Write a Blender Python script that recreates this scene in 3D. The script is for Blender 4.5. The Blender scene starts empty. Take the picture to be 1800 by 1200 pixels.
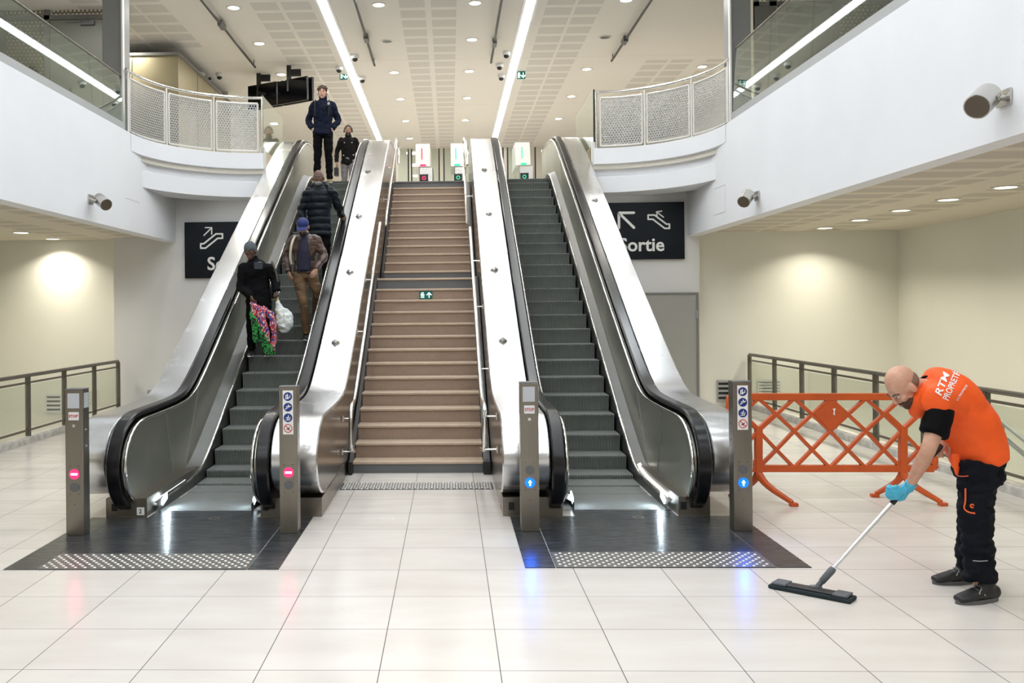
import bpy, bmesh, math, random
from math import sin, cos, pi, sqrt, radians, atan2, exp
from mathutils import Vector, Matrix, noise, Quaternion
from mathutils.bvhtree import BVHTree
random.seed(5)
SC = bpy.context.scene
COL = SC.collection
V = Vector

# ------------------------------------------------------------------ camera
F, CX, CY, CAMH = 1648.1, 739.7, 544.3, 1.79
YAW, ROLL = -0.0306, -0.0094
_r = V((cos(YAW), -sin(YAW), 0)); _f = V((sin(YAW), cos(YAW), 0)); _u = V((0, 0, 1))
_R = cos(ROLL) * _r + sin(ROLL) * _u
_U = cos(ROLL) * _u - sin(ROLL) * _r
cam = bpy.data.cameras.new('camera')
cam.sensor_width = 36; cam.lens = F / 1800 * 36
cam.shift_x = (900 - CX) / 1800; cam.shift_y = -(600 - CY) / 1800
cam.clip_start = .05; cam.clip_end = 200
camo = bpy.data.objects.new('camera', cam); COL.objects.link(camo)
m = Matrix.Identity(4)
for i in range(3):
    m[i][0] = _R[i]; m[i][1] = _U[i]; m[i][2] = -_f[i]
m.translation = V((0, 0, CAMH)); camo.matrix_world = m
SC.camera = camo

# ------------------------------------------------------------------ light and exposure
SC.view_settings.view_transform = 'Standard'; SC.view_settings.look = 'None'
SC.view_settings.gamma = 1; SC.view_settings.use_curve_mapping = False
SC.view_settings.exposure = -0.72
w = bpy.data.worlds.new('world'); SC.world = w; w.use_nodes = True
w.node_tree.nodes['Background'].inputs[0].default_value = (.8, .85, .9, 1)
w.node_tree.nodes['Background'].inputs[1].default_value = .05
STRIP_E, DISC_E = 22.0, 14.0        # radiance of the light lines and of the downlight discs
HALL_W, VOID_W, SOFFIT_W = 42, 47, 38   # watts of the downlights: upper hall, added unseen lamps over the hall floor, side aisles
COOL, NEUT, WARM = (.86, .93, 1.0), (1, .965, .9), (1, .94, .79)

def lamp(loc, watts, size=.2, col=NEUT, spread=170, name='downlight_lamp', parent=None, rot=(0, 0, 0)):
    l = bpy.data.lights.new(name, 'AREA'); l.shape = 'DISK'; l.size = size
    l.energy = watts; l.color = col; l.spread = radians(spread)
    o = bpy.data.objects.new(name, l); COL.objects.link(o); o.location = (skm() @ V(loc)) if SK[0] else loc; o.rotation_euler = rot
    if parent:
        o.parent = parent; o.matrix_parent_inverse = parent.matrix_world.inverted()
    return o

def P(x, y, X=None, Y=None, Z=None):
    """the point where the sight line through a photo pixel meets a given plane of the place"""
    d = _f + (x - CX) / F * _R - (y - CY) / F * _U
    t = X / d.x if X is not None else (Y / d.y if Y is not None else (Z - CAMH) / d.z)
    return V((d.x * t, d.y * t, d.z * t + CAMH))

# ------------------------------------------------------------------ node helpers
class S:
    def __init__(s, nt, k): s.nt = nt; s.k = k
    def _m(s, op, *a):
        n = s.nt.nodes.new('ShaderNodeMath'); n.operation = op
        for i, v in enumerate((s,) + a):
            if isinstance(v, S): s.nt.links.new(v.k, n.inputs[i])
            else: n.inputs[i].default_value = v
        return S(s.nt, n.outputs[0])
    def __add__(s, o): return s._m('ADD', o)
    def __sub__(s, o): return s._m('SUBTRACT', o)
    def __mul__(s, o): return s._m('MULTIPLY', o)
    def __truediv__(s, o): return s._m('DIVIDE', o)
    def fr(s): return s._m('FRACT')
    def fl(s): return s._m('FLOOR')
    def ab(s): return s._m('ABSOLUTE')
    def lt(s, o): return s._m('LESS_THAN', o)
    def gt(s, o): return s._m('GREATER_THAN', o)
    def mx(s, o): return s._m('MAXIMUM', o)
    def mn(s, o): return s._m('MINIMUM', o)
    def pw(s, o): return s._m('POWER', o)

def coords(nt, kind='Object'):
    tc = nt.nodes.new('ShaderNodeTexCoord'); sp = nt.nodes.new('ShaderNodeSeparateXYZ')
    nt.links.new(tc.outputs[kind], sp.inputs[0])
    return [S(nt, sp.outputs[i]) for i in range(3)], tc.outputs[kind]

def wpos(nt):
    g = nt.nodes.new('ShaderNodeNewGeometry'); sp = nt.nodes.new('ShaderNodeSeparateXYZ')
    nt.links.new(g.outputs['Position'], sp.inputs[0])
    return [S(nt, sp.outputs[i]) for i in range(3)], g.outputs['Position']

def mixc(nt, f, a, b):
    n = nt.nodes.new('ShaderNodeMix'); n.data_type = 'RGBA'
    for i, v in ((0, f), (6, a), (7, b)):
        if isinstance(v, S): nt.links.new(v.k, n.inputs[i])
        elif hasattr(v, 'links'): nt.links.new(v, n.inputs[i])
        else: n.inputs[i].default_value = v if i == 0 else (*v, 1)
    return n.outputs[2]

def noisetex(nt, vec, scale, detail=3, stretch=None, rough=.5):
    if stretch:
        mp = nt.nodes.new('ShaderNodeMapping'); mp.inputs['Scale'].default_value = stretch
        nt.links.new(vec, mp.inputs[0]); vec = mp.outputs[0]
    n = nt.nodes.new('ShaderNodeTexNoise'); n.inputs['Scale'].default_value = scale
    n.inputs['Detail'].default_value = detail; n.inputs['Roughness'].default_value = rough
    nt.links.new(vec, n.inputs['Vector'])
    return S(nt, n.outputs['Fac'])

MATS = {}
def mat(name, col=(.8, .8, .8), rough=.5, metal=0, var=.0, vscale=3, bump=0, bscale=60, stretch=None,
        emit=0, ecol=None, spec=.5, coat=0, pos='Object', fn=None, rvar=0):
    if name in MATS: return MATS[name]
    M = bpy.data.materials.new(name); M.use_nodes = True; nt = M.node_tree
    b = nt.nodes['Principled BSDF']
    b.inputs['Base Color'].default_value = (*col, 1); b.inputs['Roughness'].default_value = rough
    b.inputs['Metallic'].default_value = metal; b.inputs['Specular IOR Level'].default_value = spec
    b.inputs['Coat Weight'].default_value = coat
    if emit:
        b.inputs['Emission Color'].default_value = (*(ecol or col), 1); b.inputs['Emission Strength'].default_value = emit
    c, vec = coords(nt, pos)
    if var:
        n = noisetex(nt, vec, vscale, 4, stretch)
        dark = tuple(x * (1 - var) for x in col); lite = tuple(min(1, x * (1 + var)) for x in col)
        nt.links.new(mixc(nt, (n - .5) * 1.6 + .5, dark, lite), b.inputs['Base Color'])
    if rvar:
        n = noisetex(nt, vec, vscale * 2, 3, stretch)
        nt.links.new(((n - .5) * rvar + rough).k, b.inputs['Roughness'])
    if bump:
        n = noisetex(nt, vec, bscale, 3, stretch); bn = nt.nodes.new('ShaderNodeBump')
        bn.inputs['Strength'].default_value = bump; bn.inputs['Distance'].default_value = .01
        nt.links.new(n.k, bn.inputs['Height']); nt.links.new(bn.outputs[0], b.inputs['Normal'])
    if fn: fn(nt, b, c, vec)
    MATS[name] = M
    return M

# ------------------------------------------------------------------ mesh helpers
SK = [None]
def skm():
    c = V((0, 0, CAMH)); return Matrix.Translation(c) @ Matrix.Scale(SK[0], 4) @ Matrix.Translation(-c)
def obj(name, bm, m, parent=None, smooth=None, kind=None, loc=None):
    me = bpy.data.meshes.new(name)
    if isinstance(bm, bpy.types.Mesh): me = bm
    else:
        bmesh.ops.recalc_face_normals(bm, faces=bm.faces); bm.to_mesh(me); bm.free()
    me.name = name
    if SK[0]: me.transform(skm())
    if m is not None and not me.materials: me.materials.append(m)
    if smooth is not None:
        me.polygons.foreach_set('use_smooth', [True] * len(me.polygons))
        if smooth < 179: me.set_sharp_from_angle(angle=radians(smooth))
    o = bpy.data.objects.new(name, me); COL.objects.link(o)
    if parent is not None:
        o.parent = parent; o.matrix_parent_inverse = parent.matrix_world.inverted()
    if kind: o['kind'] = kind
    return o

def thing(name, label, cat, loc=(0, 0, 0), group=None):
    o = bpy.data.objects.new(name, None); COL.objects.link(o); o.empty_display_size = .1
    loc = V(loc)
    if SK[0]: loc = skm() @ loc
    o.location = loc; o.matrix_world = Matrix.Translation(loc)
    o['label'] = label; o['category'] = cat
    if group: o['group'] = group
    return o

def tag(o, label, cat, group=None, kind=None):
    o['label'] = label; o['category'] = cat
    if group: o['group'] = group
    if kind: o['kind'] = kind
    return o

def origin_to(o, p):
    """shift a mesh object's origin to p, its geometry staying where it is"""
    p = V(p); o.data.transform(Matrix.Translation(-p)); o.location = p
    return o

def box(bm, a, b, bev=0):
    lo = V((min(a[0], b[0]), min(a[1], b[1]), min(a[2], b[2]))); hi = V((max(a[0], b[0]), max(a[1], b[1]), max(a[2], b[2])))
    vs = [bm.verts.new((x, y, z)) for x in (lo.x, hi.x) for y in (lo.y, hi.y) for z in (lo.z, hi.z)]
    fs = [bm.faces.new([vs[i] for i in q]) for q in ((0, 1, 3, 2), (4, 6, 7, 5), (0, 4, 5, 1), (2, 3, 7, 6), (0, 2, 6, 4), (1, 5, 7, 3))]
    if bev:
        es = list({e for f in fs for e in f.edges})
        bmesh.ops.bevel(bm, geom=es, offset=bev, segments=2, affect='EDGES', profile=.5)
    return bm

def obox(bm, c, ax, ay, az, hx, hy, hz, bev=0):
    """box with its own axes"""
    t = bmesh.new(); box(t, (-hx, -hy, -hz), (hx, hy, hz), bev)
    M = Matrix(((ax.x, ay.x, az.x, c.x), (ax.y, ay.y, az.y, c.y), (ax.z, ay.z, az.z, c.z), (0, 0, 0, 1)))
    t.transform(M); join(bm, t); return bm

def join(bm, t):
    me = bpy.data.meshes.new('t'); t.to_mesh(me); t.free(); bm.from_mesh(me); bpy.data.meshes.remove(me); return bm

def frame(d, side=None):
    d = d.normalized()
    s = side if side is not None else (V((0, 0, 1)) if abs(d.z) < .9 else V((1, 0, 0)))
    a = (s - d * s.dot(d))
    if a.length < 1e-4: a = d.orthogonal()
    a.normalize(); return a, d.cross(a)

def tube(bm, pts, r, n=10, cap=True, closed=False):
    pts = [V(p) for p in pts]; rings = []; N = len(pts); a = None
    for i, p in enumerate(pts):
        if closed: d = pts[(i + 1) % N] - pts[i - 1]
        else: d = pts[min(i + 1, N - 1)] - pts[max(i - 1, 0)]
        if a is None: a, b = frame(d)
        else:
            d.normalize(); a = a - d * a.dot(d); a.normalize(); b = d.cross(a)
        rr = r[i] if hasattr(r, '__len__') else r
        rings.append([bm.verts.new(p + a * cos(t * 2 * pi / n) * rr + b * sin(t * 2 * pi / n) * rr) for t in range(n)])
    for i in range(N if closed else N - 1):
        A, B = rings[i], rings[(i + 1) % N]
        for t in range(n): bm.faces.new((A[t], A[(t + 1) % n], B[(t + 1) % n], B[t]))
    if cap and not closed:
        bm.faces.new(rings[0][::-1]); bm.faces.new(rings[-1])
    return bm

def cr(pts, k=4):
    """smooth a list of tuples (any length) with a Catmull-Rom curve"""
    out = []
    n = len(pts)
    for i in range(n - 1):
        p0, p1, p2, p3 = pts[max(i - 1, 0)], pts[i], pts[i + 1], pts[min(i + 2, n - 1)]
        for j in range(k):
            t = j / k
            out.append(tuple(.5 * (2 * b + (c - a) * t + (2 * a - 5 * b + 4 * c - d) * t * t + (3 * b - a - 3 * c + d) * t ** 3)
                             for a, b, c, d in zip(p0, p1, p2, p3)))
    out.append(tuple(pts[-1])); return out

def loft(bm, spec, side, n=18, k=4, cap=.6, pw=1.0):
    """spec: list of (point, ra, rb): elliptic sections, ra along side, rb across; rounded ends"""
    raw = [(*p, a, b) for p, a, b in spec]
    q = cr(raw, k); pts = [V(c[:3]) for c in q]; ra = [max(c[3], .002) for c in q]; rb = [max(c[4], .002) for c in q]
    N = len(pts); secs = []
    for i in range(N):
        d = pts[min(i + 1, N - 1)] - pts[max(i - 1, 0)]
        a, b = frame(d, side); secs.append((pts[i], a, b, ra[i], rb[i], d.normalized()))
    if cap:
        p, a, b, x, y, d = secs[0]; s2 = [(p - d * cap * min(x, y) * sin(t), a, b, x * cos(t), y * cos(t), d) for t in (1.35, .9, .45)]
        e = secs[-1]; p, a, b, x, y, d = e; s3 = [(p + d * cap * min(x, y) * sin(t), a, b, x * cos(t), y * cos(t), d) for t in (.45, .9, 1.35)]
        secs = s2 + secs + s3
    rings = []
    for p, a, b, x, y, d in secs:
        R = []
        for t in range(n):
            c_, s_ = cos(t * 2 * pi / n), sin(t * 2 * pi / n)
            if pw != 1: c_ = math.copysign(abs(c_) ** pw, c_); s_ = math.copysign(abs(s_) ** pw, s_)
            R.append(bm.verts.new(p + a * c_ * x + b * s_ * y))
        rings.append(R)
    for A, B in zip(rings, rings[1:]):
        for t in range(n): bm.faces.new((A[t], A[(t + 1) % n], B[(t + 1) % n], B[t]))
    bm.faces.new(rings[0][::-1]); bm.faces.new(rings[-1])
    return bm

def ell(bm, c, ax, ay, az, rx, ry, rz, n=16, m=10):
    t = bmesh.new(); bmesh.ops.create_uvsphere(t, u_segments=n, v_segments=m, radius=1)
    M = Matrix(((ax.x * rx, ay.x * ry, az.x * rz, c.x), (ax.y * rx, ay.y * ry, az.y * rz, c.y), (ax.z * rx, ay.z * ry, az.z * rz, c.z), (0, 0, 0, 1)))
    t.transform(M); return join(bm, t)

def prism(bm, poly, X1, X2, axis='X'):
    """extrude a closed outline; axis X: outline is (Y,Z); axis Z: outline is (X,Y); axis Y: outline is (X,Z)"""
    def pt(p, t): return (t, p[0], p[1]) if axis == 'X' else ((p[0], p[1], t) if axis == 'Z' else (p[0], t, p[1]))
    A = [bm.verts.new(pt(p, X1)) for p in poly]; B = [bm.verts.new(pt(p, X2)) for p in poly]; n = len(poly)
    bm.faces.new(A); bm.faces.new(B[::-1])
    for i in range(n): bm.faces.new((A[i], B[i], B[(i + 1) % n], A[(i + 1) % n]))
    return bm

def ribbon(bm, path, w, t):
    """path in a (Y,Z) plane: list of (Y,Z); band from X=w[0]..w[1], thickness t inward of the path"""
    N = len(path); R = []
    for i, (y, z) in enumerate(path):
        a = V(path[max(i - 1, 0)]); b = V(path[min(i + 1, N - 1)]); d = (b - a).normalized(); nrm = V((-d.y, d.x))
        o = V((y, z)); q = o - nrm * t
        e = min(.012, t * .45, abs(w[1] - w[0]) * .2)
        sg = 1 if w[1] > w[0] else -1
        prof = [(w[0] + sg * e, 0), (w[1] - sg * e, 0), (w[1], e), (w[1], t - e), (w[1] - sg * e, t), (w[0] + sg * e, t), (w[0], t - e), (w[0], e)]
        R.append([bm.verts.new((x, (o - nrm * k).x, (o - nrm * k).y)) for x, k in prof])
    n = 8
    for A, B in zip(R, R[1:]):
        for k in range(n): bm.faces.new((A[k], A[(k + 1) % n], B[(k + 1) % n], B[k]))
    bm.faces.new(R[0]); bm.faces.new(R[-1][::-1]); return bm

def lathe(bm, c, prof, n=24, ax=V((0, 0, 1))):
    """prof: list of (radius, height) from c along ax"""
    a, b = frame(ax); rings = []
    for r, h in prof:
        rings.append([bm.verts.new(c + ax * h + a * cos(t * 2 * pi / n) * r + b * sin(t * 2 * pi / n) * r) for t in range(n)])
    for A, B in zip(rings, rings[1:]):
        for t in range(n): bm.faces.new((A[t], A[(t + 1) % n], B[(t + 1) % n], B[t]))
    bm.faces.new(rings[0][::-1]); bm.faces.new(rings[-1]); return bm

def cyl(bm, a, b, r, n=16): return tube(bm, [a, b], r, n)

def disc(bm, c, r, nrm, t=.003, n=24, ri=0):
    """flat disc or ring facing nrm"""
    a, b = frame(nrm)
    if not ri: return lathe(bm, c, [(r, 0), (r, t)], n, nrm.normalized())
    A = []
    for rr, h in ((ri, 0), (r, 0), (r, t), (ri, t)):
        A.append([bm.verts.new(c + nrm * h + a * cos(k * 2 * pi / n) * rr + b * sin(k * 2 * pi / n) * rr) for k in range(n)])
    for i in range(4):
        X, Y = A[i], A[(i + 1) % 4]
        for k in range(n): bm.faces.new((X[k], X[(k + 1) % n], Y[(k + 1) % n], Y[k]))
    return bm

def textmesh(s, size, bold=0.0, align='CENTER', depth=.0008):
    cu = bpy.data.curves.new('t', 'FONT'); cu.body = s; cu.size = size; cu.offset = bold; cu.extrude = depth
    cu.align_x = align; cu.align_y = 'CENTER'; cu.resolution_u = 3
    o = bpy.data.objects.new('t', cu); COL.objects.link(o)
    bpy.context.view_layer.update()
    dg = bpy.context.evaluated_depsgraph_get()
    me = bpy.data.meshes.new_from_object(o.evaluated_get(dg)); bpy.data.objects.remove(o); bpy.data.curves.remove(cu)
    return me

def textobj(name, s, size, c, right, up, m, parent, bold=0, sx=1, shear=0):
    me = textmesh(s, size, bold); nrm = right.cross(up)
    M = Matrix(((right.x * sx, up.x + shear * right.x, nrm.x, c.x), (right.y * sx, up.y + shear * right.y, nrm.y, c.y),
                (right.z * sx, up.z + shear * right.z, nrm.z, c.z), (0, 0, 0, 1)))
    me.transform(M); me.materials.clear(); me.materials.append(m)
    return obj(name, me, m, parent)

def stroke(bm, pts, w, nrm, t=.003, closed=False):
    """flat line of width w through pts on a sign facing nrm"""
    pts = [V(p) for p in pts]
    segs = list(zip(pts, pts[1:])) + ([(pts[-1], pts[0])] if closed else [])
    for i, (a, b) in enumerate(segs):
        d = (b - a); L = d.length; d.normalize(); s = nrm.cross(d); ti = t * (1 + .06 * i)
        obox(bm, (a + b) / 2 + nrm * ti / 2, d, s, nrm, L / 2, w / 2, ti / 2)
    for p in pts: disc(bm, p, w / 2, nrm, t * .9, 12)
    return bm

def applymods(bm, mods, name='m'):
    me = bpy.data.meshes.new(name); bm.to_mesh(me); bm.free()
    o = bpy.data.objects.new(name, me); COL.objects.link(o)
    for ty, kw in mods:
        md = o.modifiers.new(ty, ty)
        for k, v in kw.items(): setattr(md, k, v)
    bpy.context.view_layer.update()
    dg = bpy.context.evaluated_depsgraph_get()
    out = bpy.data.meshes.new_from_object(o.evaluated_get(dg))
    bpy.data.objects.remove(o); bpy.data.meshes.remove(me)
    return out

def clay(name, bm, m, parent, voxel=.008, smooth=4, fold=0, fscale=9, fstretch=(1, 1, 1)):
    """fuse overlapping volumes into one continuous skin, optionally with cloth folds"""
    me = applymods(bm, [('REMESH', dict(mode='VOXEL', voxel_size=voxel)), ('SMOOTH', dict(factor=.5, iterations=smooth))])
    if fold:
        ns = [v.normal.copy() for v in me.vertices]
        for v, nn in zip(me.vertices, ns):
            q = V((v.co.x * fstretch[0], v.co.y * fstretch[1], v.co.z * fstretch[2])) * fscale
            v.co += nn * fold * (noise.noise(q) + .5 * noise.noise(q * 2.1))
    me.materials.clear()
    return obj(name, me, m, parent, smooth=180)
# ------------------------------------------------------------------ materials
def f_floor(nt, b, c, vec):
    (x, y, z), pv = wpos(nt)
    u = (x + .365) / .6; v = (y - 4.653) / .6
    jt = ((u.fr() - .5).ab().gt(.4962)).mx((v.fr() - .5).ab().gt(.4962))
    idn = u.fl() * 12.9 + v.fl() * 78.2
    rnd = (idn._m('SINE') * 437.5).fr()
    n = noisetex(nt, pv, 1.3, 5, (1, 3, 1)); n2 = noisetex(nt, pv, 22, 3)
    base = mixc(nt, (n - .5) * 1.4 + .35 + rnd * .3, (.62, .575, .53), (.72, .685, .64))
    base = mixc(nt, (n2 - .62).mx(0) * 1.2, base, (.5, .47, .42))
    nt.links.new(mixc(nt, jt, base, (.05, .045, .04)), b.inputs['Base Color'])
    nt.links.new((jt * .5 + .17 + n * .14).k, b.inputs['Roughness'])
M_floor = mat('floor_tile', rough=.2, fn=f_floor, spec=.55)

COLS = [(-3.65, -3.16), (-3.08, -2.54), (-.89, -.41), (-.29, .19), (1.88, 2.4), (2.46, 2.94)]
FARL = [(-6.9, -6.4), (-6.32, -5.84), (-5.79, -5.27)]
FARR = [(4.6, 5.1), (5.19, 5.69), (6.0, 6.5)]
def f_ceil(nt, b, c, vec):
    (x, y, z), pv = wpos(nt)
    def cols(L):
        mk = None
        for a, d in L:
            q = x.gt(a) * x.lt(d); mk = q if mk is None else mk.mx(q)
        return mk
    rows = ((y - 17.24) / .62).fr().lt(.77)
    mk = cols(COLS).mx(cols(FARL) * y.lt(20.1)).mx(cols(FARR) * y.gt(21.8)) * rows
    slot = (x / .032).fr().lt(.42) * (((y - 17.24) / .62).fr() - .385).ab().lt(.36)
    seam = ((y - 2.2) / 4.8).fr().lt(.0015)
    n = noisetex(nt, pv, .8, 3)
    base = mixc(nt, n, (.79, .765, .725), (.83, .805, .765))
    col = mixc(nt, mk * (slot * .28 + .16), base, (.28, .26, .24))
    nt.links.new(mixc(nt, seam, col, (.4, .38, .35)), b.inputs['Base Color'])
M_ceil = mat('perforated_ceiling', rough=.85, fn=f_ceil)
def f_soff(nt, b, c, vec):
    (x, y, z), pv = wpos(nt)
    rows = ((y - .3) / .62).fr().lt(.7)
    ax = x.ab()
    mk = (ax.gt(4.75) * ax.lt(5.4)).mx(ax.gt(5.5) * ax.lt(5.8)).mx(ax.gt(6.3) * ax.lt(6.9)) * rows
    nt.links.new(mixc(nt, mk * .55, (.68, .62, .52), (.42, .38, .32)), b.inputs['Base Color'])
M_soff = mat('soffit_panel', rough=.85, fn=f_soff)
M_white = mat('white_plaster', (.80, .81, .84), .62, var=.03, vscale=1.2, bump=.05, bscale=5)
M_sign_wall = mat('pale_grey_wall', (.70, .70, .70), .6, var=.03, vscale=1)
M_cream = mat('cream_wall', (.77, .76, .69), .55, var=.03, vscale=.8)
M_creamhall = mat('hall_wall', (.72, .68, .60), .6, var=.03, vscale=.8)
M_grey = mat('grey_paint', (.36, .37, .37), .45, var=.04)
M_pillar = mat('pillar_grey', (.20, .20, .19), .4, var=.04)
M_doorup = mat('upper_door_paint', (.19, .20, .18), .5, var=.03)
M_door = mat('door_paint', (.36, .36, .335), .5, var=.03)
M_dkframe = mat('door_frame', (.2, .2, .19), .5)
M_bronze = mat('bronze_cladding', (.42, .37, .24), .38, .6, var=.1, vscale=1)
M_steel = mat('brushed_steel', (.60, .585, .555), .25, 1, var=.08, vscale=2.2, bump=.02, bscale=40, stretch=(1, .06, 1), rvar=.12)
M_steel_deck = mat('deck_steel', (.72, .725, .735), .26, 1, var=.04, vscale=1.5, bump=.006, bscale=5, rvar=.10)
M_steel_dark = mat('panel_steel', (.56, .55, .48), .36, 1, var=.12, vscale=1.4, bump=.006, bscale=4, rvar=.12)
M_skirt = mat('skirt_steel', (.10, .10, .095), .38, .8, var=.1)
M_clad = mat('stair_cladding_steel', (.36, .32, .275), .22, 1, var=.08, vscale=1.3, rvar=.08)
M_chrome = mat('polished_tube', (.75, .74, .72), .16, 1)
M_post = mat('post_steel', (.26, .235, .20), .30, .9, var=.12, vscale=6, stretch=(1, 1, .2), rvar=.1)
M_rubber = mat('black_rubber', (.006, .006, .008), .24, spec=.45)
M_black = mat('black_paint', (.012, .012, .013), .4)
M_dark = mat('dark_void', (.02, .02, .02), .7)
def f_step(nt, b, c, vec):
    (x, y, z), pv = wpos(nt)
    g = (x / .0165).fr().lt(.42)
    n = noisetex(nt, pv, 5, 3)
    nt.links.new(mixc(nt, g, mixc(nt, n, (.20, .215, .195), (.33, .35, .315)), (.03, .033, .033)), b.inputs['Base Color'])
    bn = nt.nodes.new('ShaderNodeBump'); bn.inputs['Strength'].default_value = .6; bn.inputs['Distance'].default_value = .006
    nt.links.new(((x / .0165).fr() * 6.2832)._m('SINE').k, bn.inputs['Height']); nt.links.new(bn.outputs[0], b.inputs['Normal'])
M_step = mat('grooved_step', rough=.5, metal=.15, fn=f_step)
def f_tread(nt, b, c, vec):
    (x, y, z), pv = wpos(nt)
    n = noisetex(nt, pv, 6, 3, (1, 4, 1))
    nt.links.new(mixc(nt, n, (.13, .14, .135), (.24, .25, .24)), b.inputs['Base Color'])
    bn = nt.nodes.new('ShaderNodeBump'); bn.inputs['Strength'].default_value = .35; bn.inputs['Distance'].default_value = .004
    nt.links.new(((x / .012).fr() * 6.2832)._m('SINE').k, bn.inputs['Height']); nt.links.new(bn.outputs[0], b.inputs['Normal'])
M_tread = mat('grooved_tread', rough=.42, metal=.3, fn=f_tread)
def f_mat(nt, b, c, vec):
    (x, y, z), pv = wpos(nt)
    n = noisetex(nt, pv, 14, 4, (.25, 9, 1)); n2 = noisetex(nt, pv, 2.5, 4)
    line = (y / .45).fr().lt(.008)
    base = mixc(nt, (n - .35) * 1.6, (.022, .026, .032), (.105, .112, .122))
    base = mixc(nt, (n2 - .45).mx(0) * .8, base, (.13, .13, .13))
    nt.links.new(mixc(nt, line, base, (.16, .16, .16)), b.inputs['Base Color'])
    nt.links.new((n * .3 + .12).k, b.inputs['Roughness'])
    bn = nt.nodes.new('ShaderNodeBump'); bn.inputs['Strength'].default_value = .12; bn.inputs['Distance'].default_value = .003
    nt.links.new(((y / .02).fr() * 6.2832)._m('SINE').k, bn.inputs['Height']); nt.links.new(bn.outputs[0], b.inputs['Normal'])
M_mat = mat('ribbed_plate', rough=.3, metal=.35, fn=f_mat)
M_tact = mat('tactile_base', (.16, .155, .145), .35, .4, var=.1)
M_tactdk = mat('tactile_base_dark', (.05, .05, .05), .45)
M_stud = mat('stud_metal', (.82, .80, .76), .3, .3)
def f_stair(nt, b, c, vec):
    (x, y, z), pv = wpos(nt)
    n = noisetex(nt, pv, 40, 4); n2 = noisetex(nt, pv, 2.0, 4, (1, 1, 3))
    a = mixc(nt, n, (.27, .19, .14), (.38, .28, .21))
    nt.links.new(mixc(nt, (n2 - .55).mx(0) * 2, a, (.22, .15, .11)), b.inputs['Base Color'])
M_stair = mat('pink_brown_stone', rough=.38, fn=f_stair)
M_nosing = mat('worn_stone_nosing', (.50, .385, .285), .36, var=.1, vscale=12)
M_riser_grey = mat('grey_riser', (.13, .135, .14), .4, var=.1)
def glassmat(name, tint=(.93, .97, .94), r0=.05, rough=.0, dirt=0, gl=1.0):
    M = bpy.data.materials.new(name); M.use_nodes = True; nt = M.node_tree
    for n in list(nt.nodes):
        if n.type == 'BSDF_PRINCIPLED': nt.nodes.remove(n)
    out = nt.nodes['Material Output']
    tr = nt.nodes.new('ShaderNodeBsdfTransparent'); tr.inputs[0].default_value = (*tint, 1)
    g = nt.nodes.new('ShaderNodeBsdfAnisotropic'); g.inputs['Roughness'].default_value = rough; g.inputs[0].default_value = (gl, gl, gl, 1)
    lw = nt.nodes.new('ShaderNodeLayerWeight'); lw.inputs[0].default_value = .5
    fac = S(nt, lw.outputs['Facing']).pw(5) * (1 - r0) + r0
    mx = nt.nodes.new('ShaderNodeMixShader'); nt.links.new(fac.k, mx.inputs[0])
    nt.links.new(tr.outputs[0], mx.inputs[1]); nt.links.new(g.outputs[0], mx.inputs[2])
    last = mx
    if dirt:
        df = nt.nodes.new('ShaderNodeBsdfDiffuse'); df.inputs[0].default_value = (.7, .75, .7, 1)
        m2 = nt.nodes.new('ShaderNodeMixShader'); m2.inputs[0].default_value = dirt
        nt.links.new(mx.outputs[0], m2.inputs[1]); nt.links.new(df.outputs[0], m2.inputs[2]); last = m2
    nt.links.new(last.outputs[0], out.inputs[0]); MATS[name] = M
    return M
M_glass = glassmat('clear_glass', (.9, .95, .92), .05)
M_glass_ramp = glassmat('ramp_glass', (.80, .88, .84), .09, rough=.012)
M_glass_rail = glassmat('railing_glass', (.93, .95, .90), .05, dirt=.05)
def holemat(name, col, sp, rad, metal=.3):
    M = mat(name, col, .45, metal); nt = M.node_tree; b = nt.nodes['Principled BSDF']
    uv = nt.nodes.new('ShaderNodeUVMap'); sx = nt.nodes.new('ShaderNodeSeparateXYZ'); nt.links.new(uv.outputs[0], sx.inputs[0])
    u = S(nt, sx.outputs[0]) / sp; v = S(nt, sx.outputs[1]) / (sp * 1.732)
    def dist(a, c_):
        p = (a.fr() - .5); q = (c_.fr() - .5) * 1.732
        return (p * p + q * q).pw(.5)
    d = dist(u, v).mn(dist(u + .5, v + .5))
    hole = d.lt(rad / sp)
    nt.links.new(((hole * -1) + 1).k, b.inputs['Alpha'])
    return M
M_mesh = holemat('perforated_sheet', (.42, .44, .45), .047, .0165)
M_meshup = holemat('perforated_gold_sheet', (.20, .18, .12), .075, .026)
M_lamp = mat('lamp_disc', (1, 1, 1), .5, emit=DISC_E, ecol=(1, .97, .9))
M_lampwarm = mat('lamp_disc_warm', (1, 1, 1), .5, emit=DISC_E * .8, ecol=(1, .95, .8))
M_strip = mat('light_line', (1, 1, 1), .5, emit=STRIP_E, ecol=(.95, .98, 1))
M_ring = mat('lamp_ring', (.72, .70, .66), .35, .2)
M_whitep = mat('white_plastic', (.75, .75, .74), .4)
M_greyp = mat('grey_plastic', (.12, .125, .13), .4)
M_navy = mat('sign_navy', (.004, .007, .012), .3, spec=.25)
M_signwhite = mat('sign_white', (.82, .82, .80), .5)
M_blue = mat('pictogram_blue', (.01, .03, .2), .4)
M_red = mat('pictogram_red', (.55, .02, .03), .4)
M_redlit = mat('lit_red', (.9, .02, .1), .5, emit=2.6, ecol=(1, .02, .12))
M_bluelit = mat('lit_blue', (.0, .15, .8), .5, emit=3, ecol=(.0, .12, 1))
M_whitelit = mat('lit_white', (1, 1, 1), .5, emit=3, ecol=(1, .92, .95))
M_greenlit = mat('lit_green', (.02, .8, .4), .5, emit=.8, ecol=(.02, .9, .5))
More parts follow.
